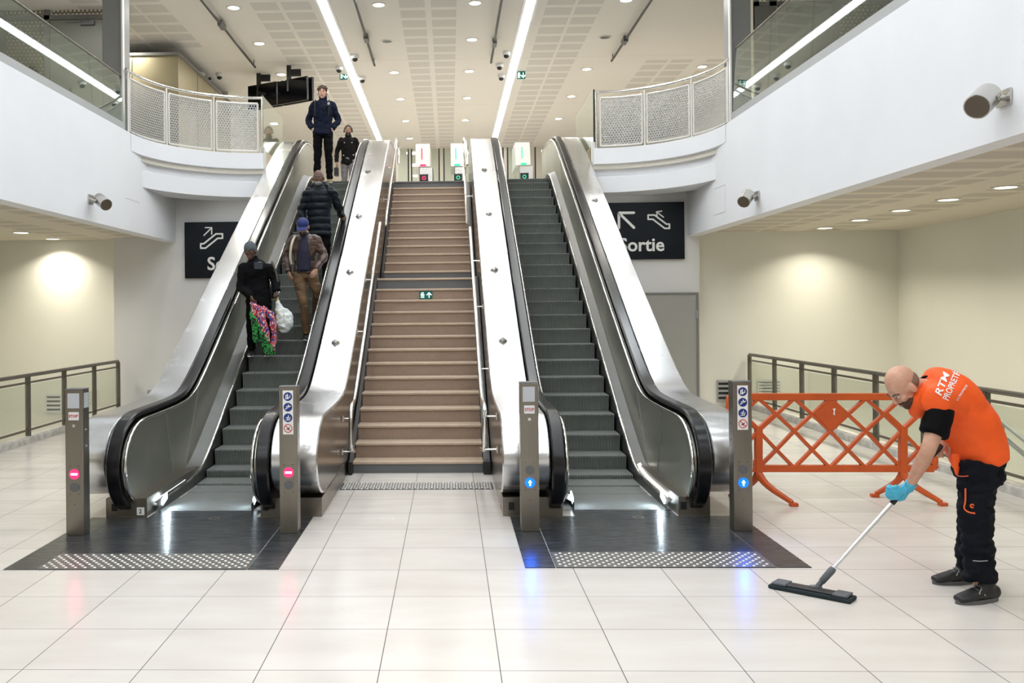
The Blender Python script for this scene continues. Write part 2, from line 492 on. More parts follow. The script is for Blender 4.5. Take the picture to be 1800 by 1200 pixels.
M_exit = mat('exit_green', (.0, .07, .06), .4, emit=.15, ecol=(0, .5, .35))
M_exitw = mat('exit_white', (.8, 1, .95), .4, emit=1.2, ecol=(.75, 1, .95))
M_orangep = mat('orange_plastic', (.56, .088, .012), .42, var=.15, vscale=5)
M_orangep2 = mat('orange_plastic_dark', (.55, .085, .014), .45, var=.15, vscale=8)
M_curb = mat('stone_curb', (.55, .53, .49), .45, var=.35, vscale=9)
M_rail = mat('painted_rail', (.15, .135, .105), .35, .5, var=.1)
M_tv = mat('tv_black', (.008, .008, .01), .25)
# ------------------------------------------------------------------ the setting
TOPZ = 4.33
def struct(name, bm, m, smooth=None, parent=None):
    o = obj(name, bm, m, parent, smooth)
    if parent is None: o['kind'] = 'structure'
    return o
bm = bmesh.new()
box(bm, (-5.86, -9, -.25), (5.36, 17.05, 0)); struct('floor', bm, M_floor)
bm = bmesh.new(); box(bm, (-9.5, -9, -1.7), (9.5, 17.2, -1.6)); struct('floor', bm, M_cream)
# upper floor slab, from the stair head back, with side galleries behind the curved edges
bm = bmesh.new()
box(bm, (-9.5, 18.55, 4.08), (9.5, 34, TOPZ - .001))
struct('floor', bm, M_creamhall)
bm = bmesh.new(); box(bm, (-11, -9, 7.5), (11, 34, 7.7)); CEIL = struct('ceiling', bm, M_ceil)
SK[0] = 1.09
# side aisles: soffits, walls
for sx, x0, x1, nm in ((-1, -9.5, -4.6, 'left'), (1, 3.97, 9.5, 'right')):
    bm = bmesh.new(); box(bm, (x0, -9, 3.02), (x1, 15.95, 3.2)); struct('ceiling', bm, M_soff)
    xw = -8.2 if sx < 0 else 7.35
    bm = bmesh.new(); box(bm, (xw, -9, -1.7), (xw + sx * .2, 15.9, 3.1)); struct('wall_' + nm, bm, M_cream)
bm = bmesh.new(); box(bm, (-8.3, 15.6, -1.7), (-5.3, 15.8, 3.1)); struct('wall_back', bm, M_cream)
bm = bmesh.new(); box(bm, (4.02, 15.6, -1.7), (7.5, 15.8, 3.1)); struct('wall_back', bm, M_cream)
bm = bmesh.new()
box(bm, (-5.53, 15.3, -1.7), (-3.2, 15.72, 4.0))
struct('wall_back', bm, M_sign_wall)
bm = bmesh.new(); box(bm, (2.45, 15.3, -1.7), (4.05, 15.72, 4.0)); struct('wall_back', bm, M_sign_wall)
bm = bmesh.new(); box(bm, (-11, -9.2, -1.7), (11, -9, 7.7)); struct('wall_front', bm, M_creamhall)
# long white parapets over the aisles
def parapet(name, xi, s):
    bm = bmesh.new()
    poly = [(xi, 2.94), (xi, TOPZ), (xi + s * .2, TOPZ), (xi + s * .2, 2.94)]
    prism(bm, poly, -9, 15.3, 'Y'); return struct(name, bm, M_white)
parapet('wall_left', -4.49, -1); parapet('wall_right', 3.86, 1)
for nm, xi, s in (('trim_1', -4.5, -1), ('trim_2', 3.87, 1)):
    bm = bmesh.new(); prism(bm, [(xi, TOPZ), (xi, TOPZ + .10), (xi + s * .2, TOPZ + .10), (xi + s * .2, TOPZ)], -9, 12.95, 'Y')
    struct(nm, bm, M_grey)
# curved gallery edges
def arcpath(s, off=0, n=14):
    """plan curve of the gallery edge; s=-1 left; off shifts it back into the gallery"""
    if s < 0: cx, cy, r, x_in = -2.99, 13.15, 1.50, -2.965
    else: cx, cy, r, x_in = 2.36, 13.15, 1.50, 2.31
    ry = 14.98 - cy
    pts = []; off -= .004
    for i in range(n + 1):
        t = i / n * pi / 2
        pts.append((cx + s * (r + off) * cos(t), cy + (ry + off) * sin(t)))
    pts.append((x_in, cy + ry + off)); return pts
for s, nm in ((-1, 'left'), (1, 'right')):
    a = arcpath(s); b = arcpath(s, .06); c = arcpath(s, .16)
    bm = bmesh.new()
    rows = [(arcpath(s, .16), TOPZ - .0), (a, TOPZ), (a, 4.08), (arcpath(s, .11), 4.05), (arcpath(s, .13), 3.9), (b, 3.87), (b, 3.63), (arcpath(s, .5), 3.61)]
    vs = [[bm.verts.new((x, y, z)) for x, y in p] for p, z in rows]
    for A, B in zip(vs, vs[1:]):
        for i in range(len(A) - 1): bm.faces.new((A[i], A[i + 1], B[i + 1], B[i]))
    struct('wall_gallery_' + nm, bm, M_white, smooth=35)
    # gallery floor behind the curve
    bm = bmesh.new(); e = arcpath(s, .05); xo = s * 9.5
    poly = [(e[0][0] - s * -.1, 12.6)] + e + [(e[-1][0], 18.6), (xo, 18.6), (xo, 12.6)]
    A = [bm.verts.new((x, y, 4.118)) for x, y in poly]; B = [bm.verts.new((x, y, 4.0)) for x, y in poly]
    bm.faces.new(A); bm.faces.new(B[::-1])
    for i in range(len(poly)): bm.faces.new((A[i], B[i], B[(i + 1) % len(poly)], A[(i + 1) % len(poly)]))
    struct('floor', bm, M_creamhall)
    bm = bmesh.new(); box(bm, (s * 9.5, -9, 4.0), ((-4.69 if s < 0 else 4.06), 12.6, 4.118)); struct('floor', bm, M_creamhall)
    bm = bmesh.new(); box(bm, (s * 9.5, -9, 4.2), (s * 9.7, 18, 7.03)); struct('wall_' + nm, bm, M_creamhall)
SK[0] = None
# closing wall between the gallery underside and the sign walls, beside the escalators
bm = bmesh.new(); box(bm, (-3.32, 16.55, 0), (-3.235, 18.6, 4.32)); struct('wall_left', bm, M_white)
bm = bmesh.new(); box(bm, (2.515, 16.55, 0), (2.6, 18.6, 4.32)); struct('wall_right', bm, M_white)
SK[0] = 1.09
# steel pillars at the gallery corners
for s, x0, x1, nm in ((-1, -4.86, -4.58, 'left'), (1, 3.92, 4.20, 'right')):
    bm = bmesh.new(); box(bm, (x0, 13.1, TOPZ), (x1, 13.4, 7.03)); o = struct('wall_pillar_' + nm, bm, M_pillar)
    xe = -4.58 if s < 0 else 3.92
    bm = bmesh.new(); box(bm, (xe - s * .0, 13.05, TOPZ), (xe - s * .022, 13.12, 7.03)); struct('edge_strip', bm, M_ring, parent=o)
SK[0] = 1.0545
# partition of perforated sheet with a door, behind each gallery
def uvsheet(bm, corners, w, h):
    uv = bm.loops.layers.uv.verify(); f = bm.faces.new([bm.verts.new(c) for c in corners])
    for l, q in zip(f.loops, ((0, 0), (w, 0), (w, h), (0, h))): l[uv].uv = q
for s, nm, n in ((-1, 'left', 1), (1, 'right', 2)):
    q = (lambda a: -a - .36) if s > 0 else (lambda a: a)
    Y = 16.5; CZ = 7.2; FZ = 4.2
    bm = bmesh.new()
    for a, b in ((-9.5, -9.38), (-7.98, -7.9), (-7.08 - .1, -7.08), (-6.1, -5.98), (-5.8, -5.72)):
        box(bm, (q(a), Y, FZ), (q(b), Y + .08, CZ))
    box(bm, (q(-9.5), Y, 7.02), (q(-5.72), Y + .08, 7.1)); box(bm, (q(-6.0), Y + .01, FZ), (q(-5.72), Y + .07, 7.05))
    wp = struct('wall_partition_' + nm, bm, M_pillar)
    for a, b, z0, z1 in ((-9.38, -7.98, FZ, 7.02), (-7.9, -7.18, FZ, 7.02), (-9.38, -7.98, 7.1, CZ), (-7.9, -7.18, 7.1, CZ), (-7.05, -6.1, 7.12, CZ), (-5.98, -5.8, 7.12, CZ)):
        bm = bmesh.new(); x0, x1 = q(a), q(b); uvsheet(bm, ((x0, Y + .04, z0), (x1, Y + .04, z0), (x1, Y + .04, z1), (x0, Y + .04, z1)), abs(x1 - x0), z1 - z0)
        struct('perforated_panel', bm, M_meshup, parent=wp)
    bm = bmesh.new(); box(bm, (q(-7.06), Y - .02, FZ), (q(-6.12), Y + .05, 7.0)); d = struct('door_%d' % n, bm, M_doorup)
    bm = bmesh.new(); box(bm, (q(-6.5), Y - .08, 6.9), (q(-6.25), Y - .02, 6.98)); box(bm, (q(-6.75), Y - .1, 6.96), (q(-6.3), Y - .08, 6.975)); struct('door_closer', bm, M_greyp, parent=d)
    bm = bmesh.new(); box(bm, (s * 9.5, 17.7, FZ), (q(-6.4), 17.8, CZ)); struct('wall_' + nm, bm, M_creamhall)
SK[0] = None
# upper hall: metal panelled block on the left, plain walls, end wall
bm = bmesh.new(); box(bm, (-9.5, 19.5, TOPZ), (-5.64, 24.2, 7.17)); o = struct('wall_hall_block', bm, M_bronze)
bm = bmesh.new(); box(bm, (-9.5, 19.45, 7.17), (-5.6, 24.25, 7.23))
for x in (-8.4, -7.55, -6.62): box(bm, (x - .008, 19.48, TOPZ), (x + .008, 19.51, 7.17))
for y in (21.0, 22.6): box(bm, (-5.65, y, TOPZ), (-5.632, y + .016, 7.17))
struct('panel_joint', bm, M_dkframe, parent=o)
bm = bmesh.new(); box(bm, (-5.9, 24.2, TOPZ), (-5.7, 34, 7.5)); struct('wall_left', bm, M_creamhall)
bm = bmesh.new(); box(bm, (7.2, 17.5, TOPZ), (7.4, 34, 7.5)); struct('wall_right', bm, M_creamhall)
bm = bmesh.new(); box(bm, (-6, 33.2, TOPZ), (7.4, 33.4, 7.5)); struct('wall_hall_end', bm, M_creamhall)
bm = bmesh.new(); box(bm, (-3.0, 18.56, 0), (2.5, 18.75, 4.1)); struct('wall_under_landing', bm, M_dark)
SK[0] = 1.09
# door at lower right, beside the right escalator
bm = bmesh.new(); box(bm, (2.9, 15.27, .0), (3.985, 15.3, 2.0)); d = struct('door_3', bm, M_door)
bm = bmesh.new(); box(bm, (2.9, 15.255, 2.0), (4.02, 15.3, 2.03)); box(bm, (3.985, 15.255, 0), (4.02, 15.3, 2.0)); struct('door_frame', bm, M_dkframe, parent=d)
bm = bmesh.new(); cyl(bm, V((3.99, 15.245, 1.62)), V((3.99, 15.245, 1.74)), .014, 8); struct('hinge', bm, M_grey, parent=d)
SK[0] = None
# stone curbs along both floor edges
for nm, x0, x1 in (('trim_3', -5.98, -5.8), ('trim_4', 5.26, 5.44)):
    bm = bmesh.new(); box(bm, (x0, -9, -.3), (x1, 16.9, .09), .02); struct(nm, bm, M_curb)
SK[0] = 1.09
# hairline of an access panel on the parapets
for xi, s, y0, y1 in ((-4.49, -1, 13.6, 14.5),):
    bm = bmesh.new(); box(bm, (xi + .001, 12.9, 3.38), (xi - .003 * s * -1 + .003, 13.5, 3.386)); struct('trim_5', bm, M_grey)
bm = bmesh.new(); box(bm, (3.857, 13.2, 3.12), (3.862, 13.205, 3.5)); box(bm, (3.857, 13.2, 3.5), (3.862, 13.75, 3.505)); box(bm, (3.857, 13.2, 3.12), (3.862, 13.75, 3.125)); struct('trim_6', bm, M_ring)
# grilles low on the side walls
def grille(x0, x1, z0, z1, label, m, y=15.6):
    t = thing('ventilation_grille', label, 'vent', ((x0 + x1) / 2, y, z0))
    bm = bmesh.new(); box(bm, (x0, y - .012, z0), (x1, y - .002, z1)); obj('backing', bm, M_dark, t)
    bm = bmesh.new(); n = 4; h = (z1 - z0)
    for i in range(n + 1):
        z = z0 + h * i / n; box(bm, (x0, y - .03, z - .018), (x1, y - .012, z + .018))
    box(bm, (x0 - .02, y - .025, z0 - .02), (x0, y - .003, z1 + .02)); box(bm, (x1, y - .025, z0 - .02), (x1 + .02, y - .003, z1 + .02))
    obj('slats', bm, m, t)
a, b = P(1262, 670, Y=15.6), P(1286, 703, Y=15.6); grille(a.x, b.x, b.z, a.z, 'dark slatted air grille on the wall just left of the right-hand sign post', M_grey)
a, b = P(1333, 669, Y=15.6), P(1371, 690, Y=15.6); grille(a.x, b.x, b.z, a.z, 'pale air grille seen through the glass of the right railing', M_sign_wall)
a, b = P(83, 694, Y=15.6), P(107, 723, Y=15.6); grille(a.x, b.x, b.z, a.z, 'pale air grille seen through the glass of the left railing', M_sign_wall)
a, b = P(262, 687, Y=15.3), P(294, 699, Y=15.3); grille(a.x, b.x, b.z - .1, a.z, 'small dark grille on the wall behind the left escalator foot', M_grey, y=15.3)

# ------------------------------------------------------------------ direction signs
def arrow(bm, c, d, L, w, nrm, head=.42):
    """arrow whose tip is at c + d*L/2"""
    d = d.normalized(); tip = c + d * L / 2; tail = c - d * L / 2; s = nrm.cross(d)
    stroke(bm, [tail, tip], w, nrm)
    stroke(bm, [tip - d * L * head + s * L * head, tip, tip - d * L * head - s * L * head], w, nrm)
def esc_icon(bm, c, k, w, nrm, fl=1):
    pts = [(-.5, -.28), (-.28, -.28), (.28, .16), (.5, .16), (.5, .36), (.2, .36), (-.36, -.08), (-.5, -.08)]
    stroke(bm, [c + V((fl * x * k, 0, z * k)) for x, z in pts], w, nrm, closed=True)
Nf = V((0, -1, 0)); RX = V((1, 0, 0)); UZ = V((0, 0, 1))
y = 15.25
z0, z1 = 2.57, 3.49
t = thing('exit_direction_sign', 'navy exit sign with white up-left arrow, full word Sortie beside the right escalator', 'sign', (3.15, 15.28, z0))
bm = bmesh.new(); box(bm, (2.32, 15.24, z0), (3.8, 15.29, z1), .004); obj('panel', bm, M_navy, t)
bm = bmesh.new(); c = P(1101, 387, Y=15.235)
arrow(bm, c, V((-1, 0, 1)), .34, .042, Nf, .5); obj('arrow', bm, M_signwhite, t)
bm = bmesh.new(); c = P(1158, 391, Y=15.235); esc_icon(bm, c, .34, .026, Nf, -1)
arrow(bm, c + V((.02, 0, .13)), V((-1, 0, .8)), .14, .02, Nf); obj('escalator_symbol', bm, M_signwhite, t)
textobj('lettering', 'Sortie', .30, P(1128, 431, Y=15.235), RX, UZ, M_signwhite, t, bold=.006)
z0, z1 = 2.34, 3.26
t = thing('exit_direction_sign', 'navy exit sign half hidden by the left escalator, escalator symbol at its left', 'sign', (-3.6, 15.28, z0))
bm = bmesh.new(); box(bm, (-4.33, 15.24, z0), (-2.98, 15.29, z1), .004); obj('panel', bm, M_navy, t)
bm = bmesh.new(); c = P(372, 425, Y=15.235); esc_icon(bm, c, .36, .026, Nf, 1)
arrow(bm, c + V((-.06, 0, .17)), V((1, 0, .95)), .18, .02, Nf); obj('escalator_symbol', bm, M_signwhite, t)
bm = bmesh.new(); arrow(bm, P(428, 420, Y=15.235), V((1, 0, 1)), .34, .042, Nf, .5); obj('arrow', bm, M_signwhite, t)
textobj('lettering', 'Sortie', .30, P(403, 464, Y=15.235), RX, UZ, M_signwhite, t, bold=.006)

SK[0] = None
# ------------------------------------------------------------------ light lines and downlights
for x, lab in ((-2.29, 'long white light line in the hall ceiling above the left escalator'), (1.56, 'long white light line in the hall ceiling above the right escalator')):
    t = thing('linear_light', lab, 'light', (x, 14, 7.5))
    bm = bmesh.new(); box(bm, (x - .14, -6, 7.48), (x - .08, 33, 7.5)); box(bm, (x + .08, -6, 7.48), (x + .14, 33, 7.5)); obj('frame', bm, M_whitep, t)
    bm = bmesh.new(); box(bm, (x - .08, -6, 7.472), (x + .08, 33, 7.496)); obj('diffuser', bm, M_strip, t)
ordn = ['nearest', 'second', 'third', 'fourth', 'fifth', 'farthest']
def downlight(x, y, z, label, group, W, warm=False, on=True, r=.105, spread=170):
    t = thing('downlight', label, 'light', (x, y, z), group)
    bm = bmesh.new(); c = V((x, y, z)); disc(bm, c, r + .035, V((0, 0, -1)), .012, 24, ri=r); obj('ring', bm, M_ring, t, 30)
    bm = bmesh.new(); disc(bm, c, r, V((0, 0, -1)), .004, 24); obj('lamp_disc', bm, (M_lampwarm if warm else M_lamp) if on else M_greyp, t)
    if on: lamp((x, y, z - .03), W, .2, WARM if warm else NEUT, spread, parent=t)
YS = [17.5, 19.87, 22.5, 25.35, 28.3, 31.2]
for x, nm, ys in ((-4.0, 'left of the left light line', YS[:3]), (-1.27, 'just right of the left light line', YS), (.53, 'just left of the right light line', YS[:5]), (3.33, 'right of the right light line', YS[:5])):
    for i, yy in enumerate(ys):
        on = not ((x, i) in ((-1.27, 1), (3.33, 1)))
        downlight(x, yy, 7.5, '%s %sround downlight in the hall ceiling row %s' % (ordn[i], '' if on else 'unlit ', nm), 'hall ceiling downlights', HALL_W, on=on)
downlight(-6.7, 19.0, 7.5, 'round downlight above the metal panelled block at left', 'hall ceiling downlights', HALL_W)
downlight(-6.7, 16.1, 7.5, 'round downlight above the left gallery door', 'hall ceiling downlights', HALL_W)
downlight(6.05, 22.46, 7.5, 'round downlight far right beside the right pillar', 'hall ceiling downlights', HALL_W)
# added unseen lamps with made-up discs carry the rows over the lower hall
for x in (-6.7, -4.0, -1.27, .53, 3.33, 6.0):
    for yy in (-6, -3, 0, 3, 6, 9, 11.8, 14.6):
        if abs(x) > 5 and yy < 8: continue
        if (abs(x) < 5):
            lamp((x, yy, 7.46), VOID_W, .5, COOL, name='added_hall_lamp')
            bm = bmesh.new(); disc(bm, V((x, yy, 7.495)), .25, V((0, 0, -1)), .01, 20); struct('lamp_disc', bm, M_lamp, parent=CEIL)
SK[0] = 1.09
SL = [(P(1768, 328, Z=3.02), 'nearest'), (P(1667, 350, Z=3.02), 'second'), (P(1584, 369, Z=3.02), 'third'), (P(1511, 386, Z=3.02), 'fourth'), (P(1450, 400, Z=3.02), 'farthest')]
for p, nm in SL: downlight(p.x, p.y, 3.02, '%s round downlight in the low ceiling of the right aisle' % nm, 'right aisle downlights', SOFFIT_W, warm=True, spread=130)
SLl = [(P(37, 408, Z=3.02), 'nearer'), (P(93, 419, Z=3.02), 'farther')]
for p, nm in SLl: downlight(p.x, min(p.y, 15.25), 3.02, '%s round downlight in the low ceiling of the left aisle' % nm, 'left aisle downlights', SOFFIT_W, warm=True, spread=130)
for yy in (-3, 0, 3, 6, 9, 12):
    for xx in (-6.7, 6.0):
        if xx > 0 and yy >= 9: continue
        lamp((xx, yy, 2.97), SOFFIT_W * .8, .2, WARM, name='aisle_lamp'); bm = bmesh.new(); disc(bm, V((xx, yy, 3.019)), .1, V((0, 0, -1)), .01, 20); struct('lamp_disc', bm, M_lampwarm, parent=CEIL)
SK[0] = None
# ------------------------------------------------------------------ escalators
def lo(t, w): return .5 * (t + sqrt(t * t + w * w))
def nz(Y): a = lo(.5363 * (Y - 9.795), .13); return TOPZ - lo(TOPZ - a, .15)
def hrz(Y): a = .90 + lo(.5363 * (Y - 9.98), .17); return 5.24 - lo(5.24 - a, .3)
YT = 20.3
def loop(cy, cz, rx, rz, a0, dz, inset=0):
    """outline from under the newel, round its nose and up the incline: list of (Y,Z)"""
    out = []
    for i in range(19):
        t = radians(a0 + (90 - a0) * i / 18)
        out.append((cy + (rx - inset) * cos(t), cz + (rz - inset) * sin(t)))
    y = cy + .12
    while y < YT:
        s = (hrz(y + .01) - hrz(y - .01)) / .02; k = sqrt(1 + s * s)
        out.append((y + inset * s / k * 1, hrz(y) + dz - inset / k)); y += .1 if (y < 11.2 or y > 17) else .6
    out.append((YT, 5.24 + dz - inset)); return out
BELT = lambda ins=0: loop(8.38, .46, .58, .44, 262, 0, ins)
DECKP = lambda ins=0: loop(8.38, .52, .55, .35, 268, -.03, ins)
def dk(Y): return nz(Y) + .13
def escalator(label, steps, sides, phase, going, plate=False):
    """sides: list of dicts with X positions; s=+1 right of the steps"""
    x0, x1 = steps
    E = thing('escalator', label, 'escalator', ((x0 + x1) / 2, 8.3, 0))
    for k in range(-5, 23):
        y = 10.49 + .355 * (k + phase); z = nz(y)
        if y < 8.55 or y > 18.4: continue
        bm = bmesh.new(); h = .32
        prism(bm, [(y + .004, z), (y + .362, z), (y + .362, z - h), (y + .03, z - h), (y + .028, z - .17), (y + .018, z - .08), (y, z - .012)], x0, x1)
        o = obj('step', bm, M_step, E); o.data.materials.append(M_tread)
        for p in o.data.polygons:
            if abs(p.normal.z) > .9: p.material_index = 1
        if k <= -4 or z < .012: o.location.z -= .004
    bm = bmesh.new(); box(bm, (x0 - .02, 8.36, -.1), (x1 + .02, 8.95, .004)); obj('comb_plate', bm, M_tread, E)
    bm = bmesh.new(); box(bm, (x0 - .035, 8.104, -.01), (x1 + (.1 if x0 < 0 else .05), 8.36, .004)); obj('comb_cover_plate', bm, M_mat, E)
    for sd in sides:
        s = sd['s']; bal = obj('handrail', ribbon(bmesh.new(), BELT(), sd['belt'], .05), M_rubber, E, smooth=40)
        # inner panel
        bm = bmesh.new(); out = BELT(.085); top = [p for p in out]
        i0 = next(i for i, p in enumerate(top) if p[1] > .13); top = top[i0:]
        bot = []; y = YT
        while y > 8.5: bot.append((y, dk(y))); y -= .1
        xp = sd['panel']; prism(bm, top + bot, xp, xp + s * .03)
        pn = obj('inner_panel', bm, M_steel_dark, E)
        for yy, y2 in ((9.05, 9.25), (10.25, 9.7), (12.4, 12.0), (14.6, 14.2), (16.9, 16.6)):
            a = V((xp - s * .003, y2, dk(y2) + .02)); b = V((xp - s * .003, yy, hrz(yy) - .12)); d = (b - a); L = d.length; d.normalize(); bm = bmesh.new()
            obox(bm, (a + b) / 2, d, d.cross(V((1, 0, 0))), V((1, 0, 0)), L / 2, .003, .002); obj('panel_joint', bm, M_dkframe, pn)
        bm = bmesh.new(); tube(bm, [V((xp - s * .005, q[0], q[1])) for q in BELT(.075)], .016, 8); obj('guide_rim', bm, M_chrome, E, 60)
        # sloping inner decking, bright edge and skirt
        bm = bmesh.new(); ys = [8.32 + .12 * i for i in range(100) if 8.32 + .12 * i < 18.9]; xk = sd['skirt']
        rows = [[(xp, dk(y)) for y in ys], [(xk + s * .02, dk(y) - .05) for y in ys], [(xk, dk(y) - .06) for y in ys], [(xk, max(nz(y) - .35, -.05)) for y in ys]]
        R = [[bm.verts.new((x, y, z)) for (x, z), y in zip(r, ys)] for r in rows]
        for A, B in zip(R, R[1:]):
            for i in range(len(A) - 1): bm.faces.new((A[i], A[i + 1], B[i + 1], B[i]))
        obj('skirt', bm, M_skirt, E, 40)
        bm = bmesh.new(); tube(bm, [V((xk + s * .012, y, dk(y) - .045)) for y in ys[2:]], .013, 6); obj('skirt_rail', bm, M_chrome, E, 60)
        if sd.get('led'):
            bm = bmesh.new(); yl = [8.5 + .1 * i for i in range(sd['led'][0])]
            A = [(bm.verts.new((xk + s * .028, y, dk(y) - .035)), bm.verts.new((xk + s * .06, y, dk(y) - .018))) for y in yl]
            for (a, b), (c, d) in zip(A, A[1:]): bm.faces.new((a, b, d, c))
            bm.normal_update()
            for f in bm.faces:
                if f.normal.z < 0: f.normal_flip()
            me = bpy.data.meshes.new('led'); bm.to_mesh(me); bm.free(); me.materials.append(mat('led_strip_%s' % sd['led'][1], (1, 1, 1), .5, emit=sd['led'][2], ecol=(1, .97, .88) if sd['led'][2] > 2 else (.7, .8, 1)))
            q = obj('light_strip', me, None, E); q.location.z += .004
        # comb lamp low in the skirt
        bm = bmesh.new(); c = V((xk - s * .004, 8.5, .085)); obox(bm, c, V((0, 1, .25)).normalized(), V((0, -.25, 1)).normalized(), RX, .075, .032, .006, .005)
        lp = obj('comb_lamp', bm, mat('comb_lamp_glow', (1, 1, 1), .4, emit=14, ecol=(.75, .9, 1)), E)
        l = lamp((xk - s * .03, 8.5, .10), sd.get('lw', 3), .06, (.7, .87, 1), parent=lp, rot=(0, radians(-90 * s) * -1, 0)); l.name = 'comb_lamp_light'
        # outer deck with its drum, and the cladding that closes it
        d0, d1 = sd['deck']
        ob = obj('deck', ribbon(bmesh.new(), DECKP(), (d0, d1), .03), M_steel_deck, E, smooth=40)
        bm = bmesh.new(); pth = DECKP(.012)
        floor_y = sd.get('floor_y', 9.7)
        poly = pth + [(YT, 4.1), (18.5, 4.1), (18.5, 0), (floor_y, 0), (floor_y, .17)]
        a, b = sorted((d0, d1)); prism(bm, poly, a + .012, b - .012); obj('cladding', bm, sd.get('cmat', M_steel), E)
        if 'joints' in sd:
            pass
        bm = bmesh.new(); p0, p1 = sd['plinth']; box(bm, (p0, 8.12, 0), (p1, 9.9, .165)); box(bm, (p0 + .0, 8.115, .0), (p0 + .004, 8.12, .16)); pl = obj('plinth', bm, M_post, E)
        bm = bmesh.new(); xs = p0 + .05 if s < 0 else p0 + .02
        box(bm, (xs, 8.112, .055), (xs + .05, 8.12, .12)); obj('plinth_socket', bm, M_black, pl)
        if plate and s < 0 :
            bm = bmesh.new(); c = P(247, 899, Y=8.11); box(bm, (c.x - .032, 8.108, c.z - .03), (c.x + .032, 8.118, c.z + .035)); q = obj('number_plate', bm, M_signwhite, E)
            textobj('number', '2', .055, c + V((0, -.004, .002)), RX, UZ, M_black, q)
        if sd.get('studs'):
            for (px, py) in sd['studs']:
                X = (d0 + d1) / 2
                # the stud sits where the sight line meets the sloping deck
                loY, hiY = 9.0, 20.2
                for _ in range(40):
                    mY = (loY + hiY) / 2
                    pz = P(px, py, Y=mY).z
                    if pz > hrz(mY) - .03: loY = mY
                    else: hiY = mY
                q = P(px, py, Y=mY); sl = (hrz(mY + .05) - hrz(mY - .05)) / .1
                up = V((0, -sl, 1)).normalized(); al = V((0, 1, sl)).normalized(); c = V((min(max(q.x, min(d0, d1) + .1), max(d0, d1) - .1), mY, hrz(mY) - .032))
                bm = bmesh.new(); r = .055
                B = [bm.verts.new(c + a_ * r) for a_ in (RX, al * 1.25, -RX, al * -1.25)]
                T = [bm.verts.new(c + a_ * r * .7 + up * .035) for a_ in (RX, al * 1.25, -RX, al * -1.25)]
                ap = bm.verts.new(c + up * .06)
                for i in range(4):
                    bm.faces.new((B[i], B[(i + 1) % 4], T[(i + 1) % 4], T[i])); bm.faces.new((T[i], T[(i + 1) % 4], ap))
                obj('stud', bm, M_steel, E)
    return E
E1 = escalator('left escalator coming down, crowded with people, under the half hidden exit sign', (-2.607, -1.80),
    [dict(s=-1, belt=(-2.91, -2.80), panel=-2.77, skirt=-2.625, deck=(-2.92, -3.22), plinth=(-3.02, -2.66), led=(9, 'dim', .9), lw=5, floor_y=9.9, cmat=M_steel),
     dict(s=1, belt=(-1.64, -1.53), panel=-1.675, skirt=-1.785, deck=(-1.52, -1.12), plinth=(-1.66, -1.125), floor_y=8.36, cmat=M_clad,
          studs=[(660, 238), (647, 302), (631, 381), (615, 479), (590, 603)], lw=2)], .38, 'down', plate=True)
E2 = escalator('right escalator, empty, with blue arrow lights at its foot', (1.10, 1.885),
    [dict(s=1, belt=(2.05, 2.16), panel=2.02, skirt=1.905, deck=(2.17, 2.50), plinth=(1.95, 2.22), led=(14, 'bright', 9), lw=5, floor_y=9.9, studs=[(1046, 353)]),
     dict(s=-1, belt=(.95, .84), panel=.965, skirt=1.085, deck=(.83, .43), plinth=(.445, .96), floor_y=8.36, cmat=M_clad,
          studs=[(844, 235), (851, 299), (859, 377), (869, 475), (884, 600)], lw=2)], 0, 'up')

# ------------------------------------------------------------------ landing plates and tactile strips
def studs(bm, x0, x1, y0, y1, sp, z, r=.011):
    j = 0; y = y0 + sp * .5
    while y < y1 - .01:
        x = x0 + sp * (.5 if j % 2 else 1.0)
        while x < x1 - .01:
            lathe(bm, V((x, y, z)), [(r, 0), (r * .8, .004), (r * .35, .0055)], 8); x += sp
        y += sp * .62; j += 1
def landing(x0, xa, xb, x1, label, label2, y0=6.46):
    t = thing('landing_plate', label, 'floor plate', ((x0 + x1) / 2, 7.4, 0))
    for nm, a, b, ya in (('side_plate', x0, xa - .006, y0), ('middle_plate', xa, xb, y0), ('side_plate', xb + .006, x1, y0)):
        bm = bmesh.new(); box(bm, (a, ya, -.01), (b, 8.10, .004)); obj(nm, bm, M_mat, t)
    bm = bmesh.new(); c = V(((xa + xb) / 2 + .12, 8.04, .0045)); disc(bm, c, .05, UZ, .0015, 24, ri=.03); obj('maker_badge', bm, M_steel, t)
    s = thing('tactile_strip', label2, 'tactile paving', ((xa + xb) / 2, y0 + .2, .004))
    bm = bmesh.new(); box(bm, (xa + .002, y0 + .002, .0042), (xb - .002, y0 + .41, .0065)); obj('base', bm, M_tact, s)
    bm = bmesh.new(); studs(bm, xa, xb, y0, y0 + .41, .068, .0065, .012); obj('raised_studs', bm, M_stud, s, kind='stuff')
landing(-3.135, -2.91, -1.425, -1.2, 'dark ribbed metal floor plate at the foot of the left escalator', 'grey studded strip on the left escalator plate')
landing(.505, .72, 2.225, 2.46, 'dark ribbed metal floor plate at the foot of the right escalator', 'grey studded strip on the right escalator plate', 6.49)
s = thing('tactile_strip', 'dark strip with white studs on the tiles in front of the stairs', 'tactile paving', (-.35, 9.5, 0))
bm = bmesh.new(); box(bm, (-1.118, 9.33, 0), (.42, 9.69, .004)); obj('base', bm, M_tactdk, s)
bm = bmesh.new(); studs(bm, -1.118, .42, 9.33, 9.69, .056, .004, .013); obj('raised_studs', bm, M_stud, s, kind='stuff')

